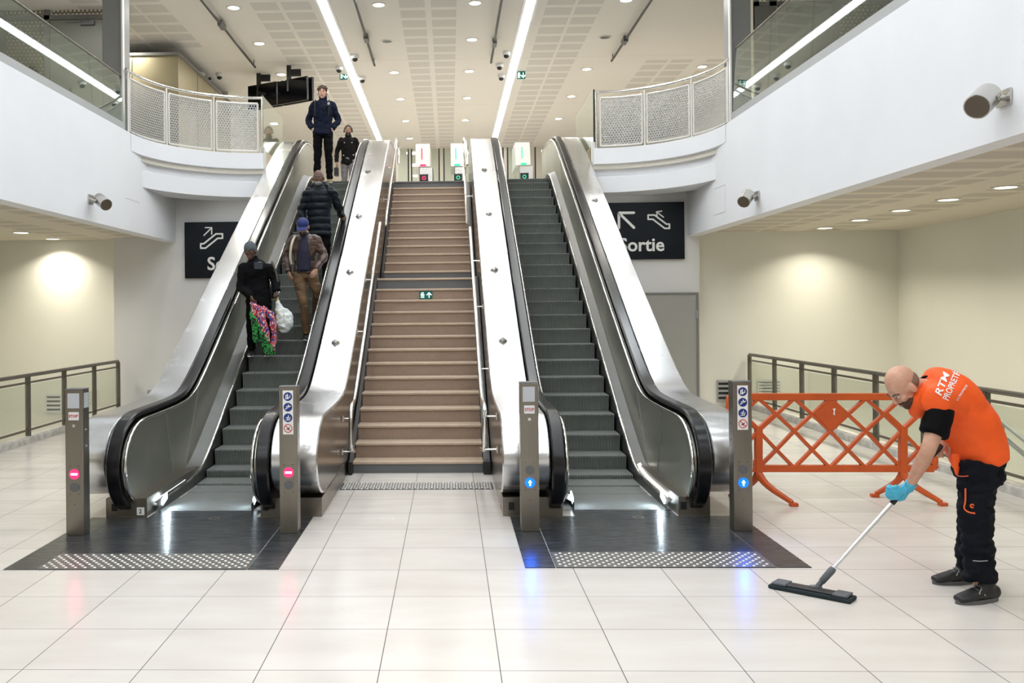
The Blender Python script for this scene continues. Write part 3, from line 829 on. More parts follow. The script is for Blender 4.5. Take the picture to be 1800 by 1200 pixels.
# ------------------------------------------------------------------ stairs
ST = thing('staircase', 'brown stone staircase between the two escalators', 'stairs', (-.36, 10.3, 0))
def tri(k):
    if k <= 14: return 10.56 + .2875 * (k - 2), .2938 + .1642 * (k - 2)
    return 15.42 + (18.52 - 15.42) / 12 * (k - 15), 2.43 + (TOPZ - 2.43) / 12 * (k - 15)
for k in range(1, 28):
    y, z = tri(k); zp = tri(k - 1)[1] if k > 1 else 0; yn = tri(k + 1)[0] if k < 27 else y + .3
    bm = bmesh.new(); box(bm, (-1.073, y + .02, zp - .02 if k > 1 else 0), (.351, yn + .03, z - .03))
    grey = k in (1, 14, 15, 27)
    o = obj('step', bm, M_riser_grey if grey else M_stair, ST)
    bm = bmesh.new(); box(bm, (-1.08, y, z - .032), (.355, yn + .012, z), .008); obj('tread', bm, M_nosing if k < 27 else M_riser_grey, o)
for sx, x0, x1 in ((-1, -1.118, -1.076), (1, .354, .428)):
    bm = bmesh.new(); poly = [(10.16, 0), (10.16, .14)] + [(tri(k)[0] + .02, tri(k)[1] + .02) for k in range(1, 15)] + [(15.4, 2.3)] + [(tri(k)[0], tri(k)[1] - .02) for k in range(15, 28)] + [(18.54, 0)]
    prism(bm, poly, x0, x1); obj('stringer', bm, M_black, ST)
t = thing('exit_sign', 'small green exit sign on a stair riser below the landing', 'sign', P(748, 518, Y=tri(13)[0] - .01))
y = tri(13)[0] - .004; a, b = P(737, 512, Y=y), P(760, 525, Y=y)
bm = bmesh.new(); box(bm, (a.x, y, b.z), (b.x, y + .023, a.z)); obj('panel', bm, M_exit, t)
def exit_marks(t, a, b, y, m=M_exitw, ar='up'):
    c = (a + b) / 2; h = a.z - b.z; bm = bmesh.new(); y -= .002
    w = b.x - a.x
    box(bm, (a.x + w * .1, y, b.z + h * .15), (a.x + w * .38, y + .002, b.z + h * .25))
    box(bm, (a.x + w * .14, y, b.z + h * .3), (a.x + w * .24, y + .002, a.z - h * .15)); box(bm, (a.x + w * .3, y, b.z + h * .25), (a.x + w * .36, y + .002, a.z - h * .35))
    box(bm, (a.x + w * .1, y, b.z + h * .5), (a.x + w * .4, y + .002, b.z + h * .6)); disc(bm, V((a.x + w * .3, y + .002, a.z - h * .2)), h * .09, Nf, .002, 10)
    obj('running_figure', bm, m, t)
    bm = bmesh.new(); q = V((b.x - w * .25, y + .002, c.z)); d = UZ * (1 if ar == 'up' else -1)
    arrow(bm, q, d, h * .62, h * .13, Nf, .45); obj('arrow', bm, m, t)
exit_marks(t, a, b, y)
def handrail(label, X, pts, ends, br, back):
    t = thing('stair_handrail', label, 'handrail', P(*pts[0], X=X))
    q = [tuple(P(x, y, X=X)) for x, y in pts]
    bm = bmesh.new(); q = cr(q, 3); tube(bm, q, .022, 12); obj('tube', bm, M_chrome, t, 60)
    for x, y in br:
        bm = bmesh.new(); p = P(x, y, X=X); tube(bm, [p, p + V((0, 0, -.05)), V((back, p.y, p.z - .05))], .008, 8); box(bm, (back, p.y - .03, p.z - .08), (back - math.copysign(.012, back - X), p.y + .03, p.z - .02)); obj('bracket', bm, M_steel, t)
handrail('steel handrail on the left side of the lower stair flight', -1.02, [(622, 792), (618, 790), (617, 780), (617, 722), (620, 708), (625, 690), (640, 590), (668, 392)], 0, [(618, 785), (619, 727), (642, 575), (655, 485)], -1.117)
handrail('steel handrail on the right side of the lower stair flight', .31, [(846, 788), (851, 790), (852, 780), (852, 722), (849, 708), (846, 690), (839, 590), (826, 400)], 0, [(852, 780), (851, 722), (841, 640), (833, 532), (829, 452)], .428)
handrail('steel handrail on the left side of the upper stair flight', -1.02, [(678, 396), (681, 365), (696, 252), (699, 250), (701, 258), (700, 288)], 0, [(684, 345), (691, 290)], -1.117)
handrail('steel handrail on the right side of the upper stair flight', .31, [(821, 392), (819, 350), (814, 252), (816, 246), (819, 258), (821, 290)], 0, [(819, 340), (816, 285)], .428)

# ------------------------------------------------------------------ control posts
PIC = {}
def pictos(t, cx, y, zs, r):
    bm = bmesh.new(); box(bm, (cx - .042, y - .004, zs[-1] - r - .014), (cx + .042, y, zs[0] + r + .014), .002); pl = obj('pictogram_plate', bm, M_signwhite, t)
    for i, z in enumerate(zs):
        c = V((cx, y - .004, z)); yy = V((0, -.0015, 0)); n = Nf
        bm = bmesh.new()
        if i < 3: disc(bm, c, r, n, .0015, 28); obj('blue_disc', bm, M_blue, pl)
        else: disc(bm, c, r, n, .0015, 28, ri=r * .82); stroke(bm, [c + V((-r * .6, 0, r * .6)), c + V((r * .6, 0, -r * .6))], .006, n, .002); obj('red_prohibition_ring', bm, M_red, pl)
        bm = bmesh.new(); c = c + yy; q = lambda x, z_: c + V((x * r, 0, z_ * r)); w = .0055
        if i == 0: stroke(bm, [q(-.55, -.5), q(.1, -.5), q(.1, -.2), q(.5, -.2), q(.5, .3)], w, n, .001); stroke(bm, [q(-.45, -.4), q(-.45, .35)], w * 1.2, n, .001); stroke(bm, [q(-.1, -.4), q(-.1, .5)], w * 1.8, n, .001); stroke(bm, [q(-.45, .2), q(.05, .2)], w, n, .001)
        if i == 1: stroke(bm, [q(-.6, -.45), q(.6, .25)], w * 1.3, n, .001); stroke(bm, [q(-.35, .1), q(.2, .05), q(.1, .5)], w * 1.6, n, .001); stroke(bm, [q(.1, .1), q(-.1, -.2)], w * 1.5, n, .001)
        if i == 2: stroke(bm, [q(-.5, -.5), q(.35, -.5), q(.5, .1)], w, n, .001); stroke(bm, [q(-.4, 0), q(.1, .05), q(.1, .5)], w * 1.3, n, .001); stroke(bm, [q(.1, .05), q(-.1, -.4)], w * 1.3, n, .001)
        if i == 3: stroke(bm, [q(-.35, -.2), q(.2, 0), q(.35, .3)], w, n, .001); stroke(bm, [q(.1, 0), q(0, -.4)], w, n, .001)
        obj('white_figure', bm, M_signwhite if i < 3 else M_black, pl)
def post(cx, fy, h, label, kind, lit, zl, w=.146, d=.13):
    t = thing('control_post', label, 'post', (cx, fy + d / 2, .0045))
    bm = bmesh.new(); box(bm, (cx - w / 2, fy, .0045), (cx + w / 2, fy + d, h), .004); obj('body', bm, M_post, t)
    bm = bmesh.new(); box(bm, (cx - w / 2 - .002, fy - .002, h), (cx + w / 2 + .002, fy + d, h + .006)); obj('cap', bm, M_greyp, t)
    Y = fy
    if kind == 'stop':
        bm = bmesh.new(); box(bm, (cx - .052, Y - .004, h - .15), (cx + .045, Y, h - .03), .002)
        box(bm, (cx + w / 2, fy + .02, h - .15), (cx + w / 2 + .004, fy + .11, h - .03)); obj('light_window', bm, mat('frosted_window', (.5, .52, .55), .3), t)
        bm = bmesh.new(); box(bm, (cx - .042, Y - .012, h - .245), (cx + .042, Y, h - .18), .003); b = obj('stop_button', bm, M_whitep, t)
        textobj('stop_lettering', 'STOP', .031, V((cx, Y - .014, h - .212)), RX, UZ, M_red, b, bold=.0005)
        bm = bmesh.new(); disc(bm, V((cx, Y, h - .29)), .013, Nf, .008, 14); obj('key_switch', bm, M_chrome, t)
        bm = bmesh.new(); box(bm, (cx - .05, Y - .0012, h - .57), (cx + .05, Y, h - .272)); obj('cover_plate', bm, M_post, t)
    else:
        pictos(t, cx + (.0 if kind == 'pic' else .0), Y, [h - .075, h - .16, h - .245, h - .33], .035)
    z1, z2 = zl
    bm = bmesh.new(); box(bm, (cx - .044, Y - .002, z2 - .07), (cx + .044, Y, z1 + .075), .001)
    pl = obj('signal_plate', bm, M_post, t)
    bm = bmesh.new()
    for sx in (-1, 1):
        for z in (z1 + .062, z2 - .057): disc(bm, V((cx + sx * .034, Y - .002, z)), .004, Nf, .002, 8)
    disc(bm, V((cx, Y, z2 - .14)), .004, Nf, .002, 8)
    obj('screws', bm, M_black, pl)
    zlit, zoff = (z1, z2) if lit == 'red' else (z2, z1)
    bm = bmesh.new(); disc(bm, V((cx, Y - .002, zoff)), .037, Nf, .006, 28); obj('unlit_signal', bm, M_greyp, t)
    bm = bmesh.new(); disc(bm, V((cx, Y - .002, zlit)), .040, Nf, .007, 28); s = obj('lit_signal', bm, M_redlit if lit == 'red' else M_bluelit, t)
    if lit == 'blue': lamp((cx, Y - .02, zlit), 1.6, .075, (.0, .12, 1), parent=t, rot=(radians(-90), 0, 0), name='signal_light')
    else: lamp((cx, Y - .02, zlit), .35, .075, (1, .05, .2), parent=t, rot=(radians(-90), 0, 0), name='signal_light')
    bm = bmesh.new()
    if lit == 'red': box(bm, (cx - .027, Y - .011, zlit - .008), (cx + .027, Y - .009, zlit + .008))
    else: box(bm, (cx - .006, Y - .011, zlit - .024), (cx + .006, Y - .009, zlit + .004)); prism(bm, [(cx - .016, zlit), (cx + .016, zlit), (cx, zlit + .024)], Y - .011, Y - .009, 'Y')
    obj('no_entry_bar' if lit == 'red' else 'up_arrow', bm, M_whitelit, s)
    bm = bmesh.new()
    for z in (h - .33, h - .46): disc(bm, V((cx + (w / 2 if cx < 0 else -w / 2), fy + .06, z)), .009, RX if cx < 0 else -RX, .006, 10)
    obj('side_sensors', bm, M_chrome, t)
zz = lambda px, py, Y: P(px, py, Y=Y).z
post(-3.022, 7.44, 1.175, 'left-most steel post with STOP button and red no-entry light', 'stop', 'red', (zz(131, 833, 7.44), zz(131, 856, 7.44)))
post(-1.305, 7.50, 1.178, 'steel post with four pictograms and red no-entry light', 'pic', 'red', (zz(506, 830, 7.5), zz(506, 852, 7.5)))
post(.632, 7.54, 1.195, 'steel post with STOP button and blue arrow light', 'stop', 'blue', (zz(931, 826, 7.54), zz(931, 848, 7.54)))
post(2.325, 7.54, 1.19, 'right-most steel post with four pictograms and blue arrow light', 'pic', 'blue', (zz(1309, 825, 7.54), zz(1309, 848, 7.54)))
# ------------------------------------------------------------------ railings along the floor edges
def railing(label, X, ys, zt):
    y0, y1 = ys[0], ys[-1]
    t = thing('railing', label, 'railing', (X, (y0 + y1) / 2, 0))
    for nm, z, r in (('top_rail', zt, .028), ('middle_rail', zt - .10, .014), ('bottom_rail', .17, .014)):
        bm = bmesh.new()
        if nm == 'top_rail': cyl(bm, V((X, y0, z)), V((X, y1, z)), r, 14)
        else: box(bm, (X - r * .8, y0, z - r), (X + r * .8, y1, z + r))
        obj(nm, bm, M_rail, t, 60)
    for y in ys:
        bm = bmesh.new(); box(bm, (X - .03, y - .008, -.05), (X + .03, y + .008, zt - .01)); box(bm, (X - .03, y + .022, -.05), (X + .03, y + .038, zt - .01))
        for z in (.3, .62): cyl(bm, V((X, y - .02, z)), V((X, y - .008, z)), .012, 8)
        obj('post', bm, M_rail, t)
    for a, b in zip(ys, ys[1:]):
        a, b = min(a, b), max(a, b)
        bm = bmesh.new(); box(bm, (X - .004, a + .05, .20), (X + .004, b - .03, zt - .13)); obj('glass_panel', bm, M_glass_rail, t)
px = [1317, 1362, 1410, 1467, 1540, 1625, 1735]
yR = [min(P(x, 660, X=5.33).y, 16.85) for x in px]; d = yR[-2] - yR[-1]
yR += [yR[-1] - 1.5 * i for i in range(1, 5)]
railing('brown steel and glass railing along the right floor edge', 5.33, yR, .94)
yL = [min(P(x, 660, X=-5.87).y, 16.4) for x in (213, 165, 112, 48)]
yL += [yL[-1] - 1.6 * i for i in range(1, 6)]
railing('brown steel and glass railing along the left floor edge', -5.87, yL, .93)
t = thing('stair_railing', 'sloping grey handrail of the stairs going down beyond the right railing', 'railing', (6.4, 9.2, -.6))
bm = bmesh.new()
for dz in (0, -.16): tube(bm, [V((6.3, 11.2, .55 + dz)), V((6.3, 7.2, -.9 + dz))], .025, 10)
obj('rails', bm, M_grey, t, 60)
bm = bmesh.new()
for y, z in ((10.9, .44), (9.2, -.16)): box(bm, (6.28, y, -1.6), (6.32, y + .04, z))
obj('posts', bm, M_grey, t)

# ------------------------------------------------------------------ gallery railings of perforated sheet
K = 1.09
def garc(s, deg):
    cx = -2.99 if s < 0 else 2.36; t = radians(deg)
    r, ry = 1.50 + .04, 1.83 + .02
    return V(((cx + s * r * cos(t)) * K, (13.15 + ry * sin(t)) * K, 0))
for s, nm in ((-1, 'left'), (1, 'right')):
    zb, zt = 4.60, 5.43
    t = thing('gallery_railing', 'curved railing of perforated metal panels on the %s upper gallery' % nm, 'railing', garc(s, 45) + V((0, 0, 4.56)))
    bm = bmesh.new(); tube(bm, [garc(s, a) + V((0, 0, 5.53)) for a in range(-2, 91, 4)] + [garc(s, 90) + V((0, 0, 5.53))], .024, 12); obj('top_rail', bm, M_chrome, t, 60)
    bm = bmesh.new(); tube(bm, [garc(s, 90) + V((0, 0, 5.53)), garc(s, 90) + V((0, 0, 4.56))], .018, 10); obj('end_post', bm, M_chrome, t, 60)
    for a0, a1 in ((2, 31.5), (34.5, 60.5), (63.5, 87.5)):
        bm = bmesh.new(); uv = bm.loops.layers.uv.verify(); n = 14; pts = [garc(s, a0 + (a1 - a0) * i / n) for i in range(n + 1)]
        L = [0]
        for p, q in zip(pts, pts[1:]): L.append(L[-1] + (q - p).length)
        A = [(bm.verts.new(p + V((0, 0, zb + .02))), bm.verts.new(p + V((0, 0, zt - .02)))) for p in pts]
        for i in range(n):
            f = bm.faces.new((A[i][0], A[i + 1][0], A[i + 1][1], A[i][1]))
            for l, q in zip(f.loops, ((L[i], 0), (L[i + 1], 0), (L[i + 1], .8), (L[i], .8))): l[uv].uv = q
        pn = obj('perforated_panel', bm, M_mesh, t, 180)
        bm = bmesh.new()
        fr = [p + V((0, 0, zb)) for p in pts] + [p + V((0, 0, zt)) for p in reversed(pts)]
        for i in range(len(fr)):
            a, b = fr[i], fr[(i + 1) % len(fr)]; tube(bm, [a, b], .018, 6)
        obj('panel_frame', bm, M_ring, pn)
    for a in (0.5, 33, 62):
        bm = bmesh.new(); p = garc(s, a); tube(bm, [p + V((0, 0, 4.56)), p + V((0, 0, 5.52))], .016, 8); obj('post', bm, M_ring, t, 60)

# ------------------------------------------------------------------ leaning glass along the ramps
for s, nm, xb, xt, ys in ((-1, 'left', -4.95, -5.01, [14.25, 12.95, 11.4, 9.85, 8.3, 6.75, 5.2, 3.6]), (1, 'right', 4.26, 4.315, [14.15, 12.6, 11.1, 9.6, 8.1, 6.6, 5.1, 3.6])):
    t = thing('glass_balustrade', 'leaning glass balustrade on top of the %s white parapet' % nm, 'balustrade', (xb, 9, 4.67))
    zb, zt = 4.665, (5.42 if s < 0 else 5.65)
    bm = bmesh.new(); tube(bm, [V((xt, ys[0], zt)), V((xt, ys[-1], zt))], .016, 10); obj('top_rail', bm, M_rail, t, 60)
    for a, b in zip(ys, ys[1:]):
        bm = bmesh.new(); a -= .006; b += .006; w = .006
        q = [bm.verts.new(c) for c in ((xb - w, a, zb), (xb - w, b, zb), (xt - w, b, zt), (xt - w, a, zt), (xb + w, a, zb), (xb + w, b, zb), (xt + w, b, zt), (xt + w, a, zt))]
        for f in ((0, 1, 2, 3), (4, 5, 6, 7), (0, 1, 5, 4), (3, 2, 6, 7), (0, 3, 7, 4), (1, 2, 6, 5)): bm.faces.new([q[i] for i in f])
        obj('glass_panel', bm, M_glass_ramp, t)
for X, nm, py in ((-3.27, 'left', P(508, 208, Z=5.6).y), (2.55, 'right', P(1008, 205, Z=5.6).y)):
    t = thing('glass_screen', 'upright glass screen at the top of the %s escalator' % nm, 'glass screen', (X, 16.6, 4.56))
    bm = bmesh.new(); box(bm, (X - .006, 16.45, 4.66), (X + .006, py, 5.6)); obj('glass_panel', bm, M_glass, t)
    bm = bmesh.new(); box(bm, (X - .014, 16.42, 4.56), (X + .014, 16.45, 5.6)); obj('black_edge', bm, M_black, t)
    bm = bmesh.new(); box(bm, (X - .04, 16.4, 4.33), (X + .04, 16.52, 4.68)); obj('clamp_shoe', bm, M_ring, t)

# ------------------------------------------------------------------ hall ceiling fittings
for pts, lab in (([(352, -40), (390, 45), (450, 118)], 'thin black ceiling bar left of the left light line'), ([(612, -40), (644, 68), (657, 115)], 'thin black ceiling bar right of the left light line'),
                 ([(884, -40), (869, 76), (865, 110)], 'thin black ceiling bar left of the right light line'), ([(1172, -40), (1098, 72), (1078, 107)], 'thin black ceiling bar right of the right light line')):
    q = [P(x, y, Z=7.38) for x, y in pts]; X = q[1].x
    t = thing('ceiling_bar', lab, 'bar', (X, q[1].y, 7.38))
    bm = bmesh.new(); cyl(bm, V((X, q[0].y, 7.38)), V((X, q[2].y, 7.38)), .026, 10); obj('bar', bm, M_black, t, 60)
    bm = bmesh.new(); box(bm, (X - .05, q[1].y - .16, 7.33), (X + .05, q[1].y + .16, 7.44), .01); obj('joint_box', bm, M_greyp, t)
    bm = bmesh.new()
    for y in (q[0].y + .3, q[1].y, q[2].y - .15): cyl(bm, V((X, y, 7.38)), V((X, y, 7.5)), .01, 6)
    obj('hangers', bm, M_black, t)
def dome(px, py, label):
    p = P(px, py, Z=7.43); c = V((p.x, p.y, 7.5)); t = thing('dome_camera', label, 'camera', c)
    bm = bmesh.new(); lathe(bm, c, [(.085, 0), (.09, -.05), (.078, -.085), (.06, -.09)], 20); obj('housing', bm, M_whitep, t, 40)
    bm = bmesh.new(); ell(bm, c + V((0, -.01, -.1)), RX, V((0, 1, 0)), UZ, .062, .062, .055); obj('dome', bm, M_black, t, 180)
for a in ((624, 102, 'white dome camera touching the left light line, nearer one'), (637, 140, 'white dome camera under the left light line, farther one'), (596, 122, 'white dome camera left of the left light line'),
          (890, 96, 'white dome camera beside the right light line, nearest of three'), (878, 117, 'small white dome camera beside the right light line, middle of three'), (881, 136, 'white dome camera beside the right light line, farthest of three'),
          (386, 134, 'white dome camera alone near the metal panelled block')): dome(*a)
def bullet(label, px, py, d, Y):
    c = P(px, py, Y=Y); t = thing('bullet_camera', label, 'camera', c); d = V(d).normalized()
    bm = bmesh.new(); tube(bm, [c - d * .12, c - d * .11, c + d * .1, c + d * .11], [.03, .05, .05, .045], 14); obj('housing', bm, M_whitep, t, 40)
    bm = bmesh.new(); disc(bm, c + d * .111, .038, d, .004, 16); obj('lens', bm, M_black, t)
    bm = bmesh.new(); tube(bm, [c - d * .08, c + V((-.15, .1, .06)), c + V((-.3, .1, .06))], .018, 8); obj('arm', bm, M_whitep, t, 60)
bullet('white bullet camera on the metal panelled block, lens toward the hall', 366, 138, (.6, -.9, -.25), 21.9)
bullet('white bullet camera on the metal panelled block, highest and farthest left', 352, 130, (-.5, -.9, -.05), 21.5)
# screens
def tv(label, c1, c2, yl, yr, pole):
    """c1 top left and bottom left pixels, c2 top right and bottom right"""
    A, B = P(*c1[0], Y=yl), P(*c1[1], Y=yl); C, D = P(*c2[0], Y=yr), P(*c2[1], Y=yr)
    d = (C - A); d.z = 0; w = d.length / 2; d.normalize(); n = d.cross(UZ); zt = (A.z + C.z) / 2; zb = (B.z + D.z) / 2
    c = (A + C) / 2; c.z = (zt + zb) / 2; t = thing('hanging_screen', label, 'screen', V((c.x, c.y, 7.5)))
    for k in (0, 1):
        bm = bmesh.new(); cc = c - n * .14 * k + d * .04 * k; obox(bm, cc, d, n, UZ, w, .03, (zt - zb) / 2, .006); o = obj('screen', bm, M_tv, t)
        bm = bmesh.new(); obox(bm, cc + n * (.031 if k == 0 else -.031), d, n, UZ, w * .95, .001, (zt - zb) / 2 * .92); obj('display', bm, mat('display_glass', (.004, .004, .006), .08), o)
    q = P(*pole, Y=c.y + .08); q = V((q.x, c.y + .08, 0))
    bm = bmesh.new(); box(bm, (q.x - .05, q.y - .05, c.z), (q.x + .05, q.y + .05, 7.5), .004); box(bm, (q.x, q.y - .03, zt + .08), (q.x + .28, q.y + .03, zt + .24)); obj('ceiling_pole', bm, M_black, t)
tv('black hanging screen, left of the pair over the left escalator', [(437, 152), (437, 191)], [(487, 143), (487, 187)], 22.55, 22.1, (455, 130))
tv('black hanging screen, right of the pair over the left escalator', [(489, 146), (490, 184)], [(541, 131), (539, 176)], 21.9, 21.4, (508, 120))
def hang_exit(px, py, w, label):
    a, b = P(px - w, py - 6.5, Y=22.6), P(px + w, py + 6.5, Y=22.6); t = thing('exit_sign', label, 'sign', ((a.x + b.x) / 2, 22.6, 7.5))
    bm = bmesh.new(); box(bm, (a.x, 22.6, b.z), (b.x, 22.63, a.z), .004); obj('panel', bm, M_exit, t); exit_marks(t, a, b, 22.599, ar='down')
    bm = bmesh.new(); cyl(bm, V(((a.x + b.x) / 2, 22.615, a.z - .01)), V(((a.x + b.x) / 2, 22.615, 7.5)), .01, 8); obj('hanger', bm, M_whitep, t)
hang_exit(916, 132, 7.5, 'small green exit sign hanging beside the right light line')
hang_exit(604, 133, 7, 'small green exit sign hanging left of the left light line')

# ------------------------------------------------------------------ ticket gates in the upper hall
YG = 22.5
def gate(px0, px1, label, red):
    a, b = P(px0, 300, Y=YG), P(px1, 300, Y=YG); x0, x1 = a.x, b.x
    t = thing('ticket_gate', label, 'ticket gate', ((x0 + x1) / 2, YG + .6, TOPZ))
    bm = bmesh.new(); box(bm, (x0 + .02, YG, TOPZ), (x1 + .06, YG + 1.6, 5.22), .02); obj('body', bm, M_steel, t)
    bm = bmesh.new(); prism(bm, [(YG - .05, 5.22), (YG + .16, 5.80), (YG + 1.2, 5.80), (YG + 1.4, 5.22)], x0 - .06, x1 - .02, 'X'); obj('head', bm, M_whitep, t)
    m = M_redlit if red else M_greenlit
    xm = (x0 + x1) / 2 - .03
    bm = bmesh.new(); up = V((0, .21, .58)).normalized(); n = V((0, -.58, .21)).normalized()
    obox(bm, V((xm - .03, YG + .055, 5.54)), RX, n, up, .012, .004, .15); obj('light_bar', bm, m, t)
    bm = bmesh.new(); obox(bm, V((xm, YG - .055, 5.25)), RX, UZ, V((0, 1, 0)), .07, .02, .008); obj('reader_light', bm, m, t)
    bm = bmesh.new(); box(bm, (xm - .08, YG - .01, 4.86), (xm + .12, YG, 5.04)); q = obj('display', bm, M_black, t)
    bm = bmesh.new(); disc(bm, V((xm + .02, YG - .012, 4.95)), .045, Nf, .003, 16, ri=.03); obj('status_light', bm, m, q)
gate(735, 757, 'ticket gate with red lights at the head of the stairs', True)
gate(797, 815, 'ticket gate with green lights, partly behind the right stair rail', False)
gate(911, 934, 'ticket gate with green lights beyond the right escalator', False)
t = thing('glass_gate_line', 'row of clear glass gate wings and panels between the ticket gates', 'glass barrier', (.5, YG + .5, TOPZ))
for a, b in ((700, 719), (723, 734), (759, 772), (781, 796), (818, 838), (863, 885), (893, 909), (940, 941), (952, 985)):
    p, q = P(a, 300, Y=YG + .4), P(b, 300, Y=YG + .4)
    if q.x - p.x > .05:
        bm = bmesh.new(); box(bm, (p.x, YG + .4, TOPZ + .05), (q.x, YG + .41, 5.72)); obj('glass_panel', bm, M_glass, t)
for a in (718, 723.5, 772, 780.5, 884.5, 892.5, 941, 991):
    p = P(a, 300, Y=YG + .38); bm = bmesh.new(); box(bm, (p.x - .017, YG + .37, TOPZ), (p.x + .017, YG + .42, 5.72)); obj('black_edge', bm, M_black, t)

# ------------------------------------------------------------------ steel cylinder spotlights on the parapets
def spot(label, wall, mouth, X, s, r, L, near):
    w_ = P(*wall, X=X); mth = P(*mouth, Y=w_.y - near)
    t = thing('wall_spotlight', label, 'spotlight', w_)
    d = (mth - (w_ + V((-s * r * 1.5, 0, 0)))); d.normalize(); e = mth; b = mth - d * L
    bm = bmesh.new(); tube(bm, [b - d * .01, b, e, e - d * .01, e - d * .03], [r * .9, r, r, r * .93, r * .9], 28); obj('cylinder', bm, M_steel, t, 40)
    bm = bmesh.new(); disc(bm, e, r * .90, d, .004, 28); obj('lamp_glass', bm, mat('dark_brown_lens', (.10, .075, .05), .3), t)
    c = (b + e) / 2 + d * (-L * .1)
    bm = bmesh.new(); sd = d.cross(UZ).normalized()
    for q in (1, -1):
        a_ = c + sd * (r + .008) * q; w2 = V((X, a_.y * .5 + w_.y * .5, w_.z)); tube(bm, [a_, w2], .012, 6); disc(bm, a_, .018, sd * q, .008, 10)
    box(bm, (X - s * .012, w_.y - .09, w_.z - .06), (X, w_.y + .09, w_.z + .06)); obj('bracket', bm, M_steel, t)
spot('large steel cylinder spotlight on the right parapet, nearest the camera', (1766, 172), (1717, 188), 4.2, 1, .095, .24, .10)
spot('small steel cylinder spotlight on the right parapet near the sign wall', (1331, 344), (1307, 355), 4.2, 1, .085, .22, .12)
spot('steel cylinder spotlight on the left parapet', (159, 350), (187, 360), -4.89, -1, .082, .24, .14)

# ------------------------------------------------------------------ orange plastic barrier
YB = 8.75
t = thing('plastic_barrier', 'orange plastic lattice barrier standing behind the cleaner', 'barrier', P(1455, 880, Y=YB))
b3 = lambda x, y, dy=0: P(x, y, Y=YB + dy)
rows = [700, 728, 757, 790, 822]; xi = lambda i: 1333 + 31.4 * i
def bar(bm, a, b, w, th=.022):
    d = (b - a); L = d.length / 2; d.normalize(); n = V((0, 1, 0)); s = n.cross(d).normalized(); obox(bm, (a + b) / 2, d, n, s, L, th, w / 2, .004)
bm = bmesh.new(); bar(bm, b3(1284, 697), b3(1640, 697), .062, .028); obj('top_rail', bm, M_orangep, t)
bm = bmesh.new(); bar(bm, b3(1284, 823), b3(1640, 823), .062, .028); obj('bottom_rail', bm, M_orangep, t)
for x in (1284, 1640):
    sx = 1 if x > 1400 else -1
    bm = bmesh.new(); q = cr([tuple(b3(x, 697)), tuple(b3(x + 3 * sx, 706)), tuple(b3(x + 3 * sx, 760)), tuple(b3(x + 3 * sx, 814)), tuple(b3(x, 823))], 4); tube(bm, q, .03, 10); obj('end_bar', bm, M_orangep, t, 60)
bm = bmesh.new()
for j in range(4):
    for i in range(-1, 10):
        for a, b in (((i, j), (i + 1, j + 1)), ((i + 1, j), (i, j + 1))):
            if (a[0] + a[1]) % 2 == 0:
                bar(bm, b3(xi(a[0]), rows[a[1]]), b3(xi(b[0]), rows[b[1]]), .030, .022 + .0006 * ((i + 2 * j) % 4) if (a[1] < b[1]) else .018 + .0006 * ((i + j) % 3))
obj('lattice', bm, M_orangep, t)
bm = bmesh.new(); q = [b3(xi(4), 703), b3(xi(5) - 2, 728), b3(xi(4), 755), b3(xi(3) + 2, 728)]; c = b3(xi(4), 728)
F_ = [bm.verts.new(p + V((0, -.028, 0))) for p in q]; G_ = [bm.verts.new(p + V((0, .028, 0))) for p in q]; bm.faces.new(F_); bm.faces.new(G_)
for i in range(4): bm.faces.new((F_[i], F_[(i + 1) % 4], G_[(i + 1) % 4], G_[i]))
dp = obj('diamond_plate', bm, M_orangep2, t)
bm = bmesh.new(); c = b3(1466, 724, -.03); prism(bm, [(c.x - .012, c.z + .03), (c.x + .014, c.z + .035), (c.x + .006, c.z), (c.x + .008, c.z - .03), (c.x - .008, c.z - .02), (c.x - .002, c.z + .01)], c.y, c.y - .002, 'Y'); obj('torn_sticker', bm, M_signwhite, dp)
for x in (1333, 1587):
    bm = bmesh.new(); bar(bm, b3(x, 752), b3(x, 835), .062, .034); bar(bm, b3(x, 754), b3(x - 31, 725), .034, .026); bar(bm, b3(x, 754), b3(x + 31, 725), .034, .026); lg = obj('leg', bm, M_orangep, t)
    top = b3(x, 838)
    for sx, yy in ((-1, 8.9), (1, 8.5)):
        e = V((top.x + sx * .20 + .02, yy, .0)); bm = bmesh.new()
        m1 = top * .6 + e * .4 + V((-sx * .03, 0, .02))
        pts = cr([tuple(top + V((0, 0, .03))), tuple(m1), tuple(e + V((0, 0, .03)))], 4)
        tube(bm, pts, [.038 - .016 * i / (len(pts) - 1) for i in range(len(pts))], 8); box(bm, (e.x - .035 + sx * .01, e.y - .03, 0), (e.x + .035 + sx * .01, e.y + .03, .03), .006); obj('foot', bm, M_orangep, lg, 40)
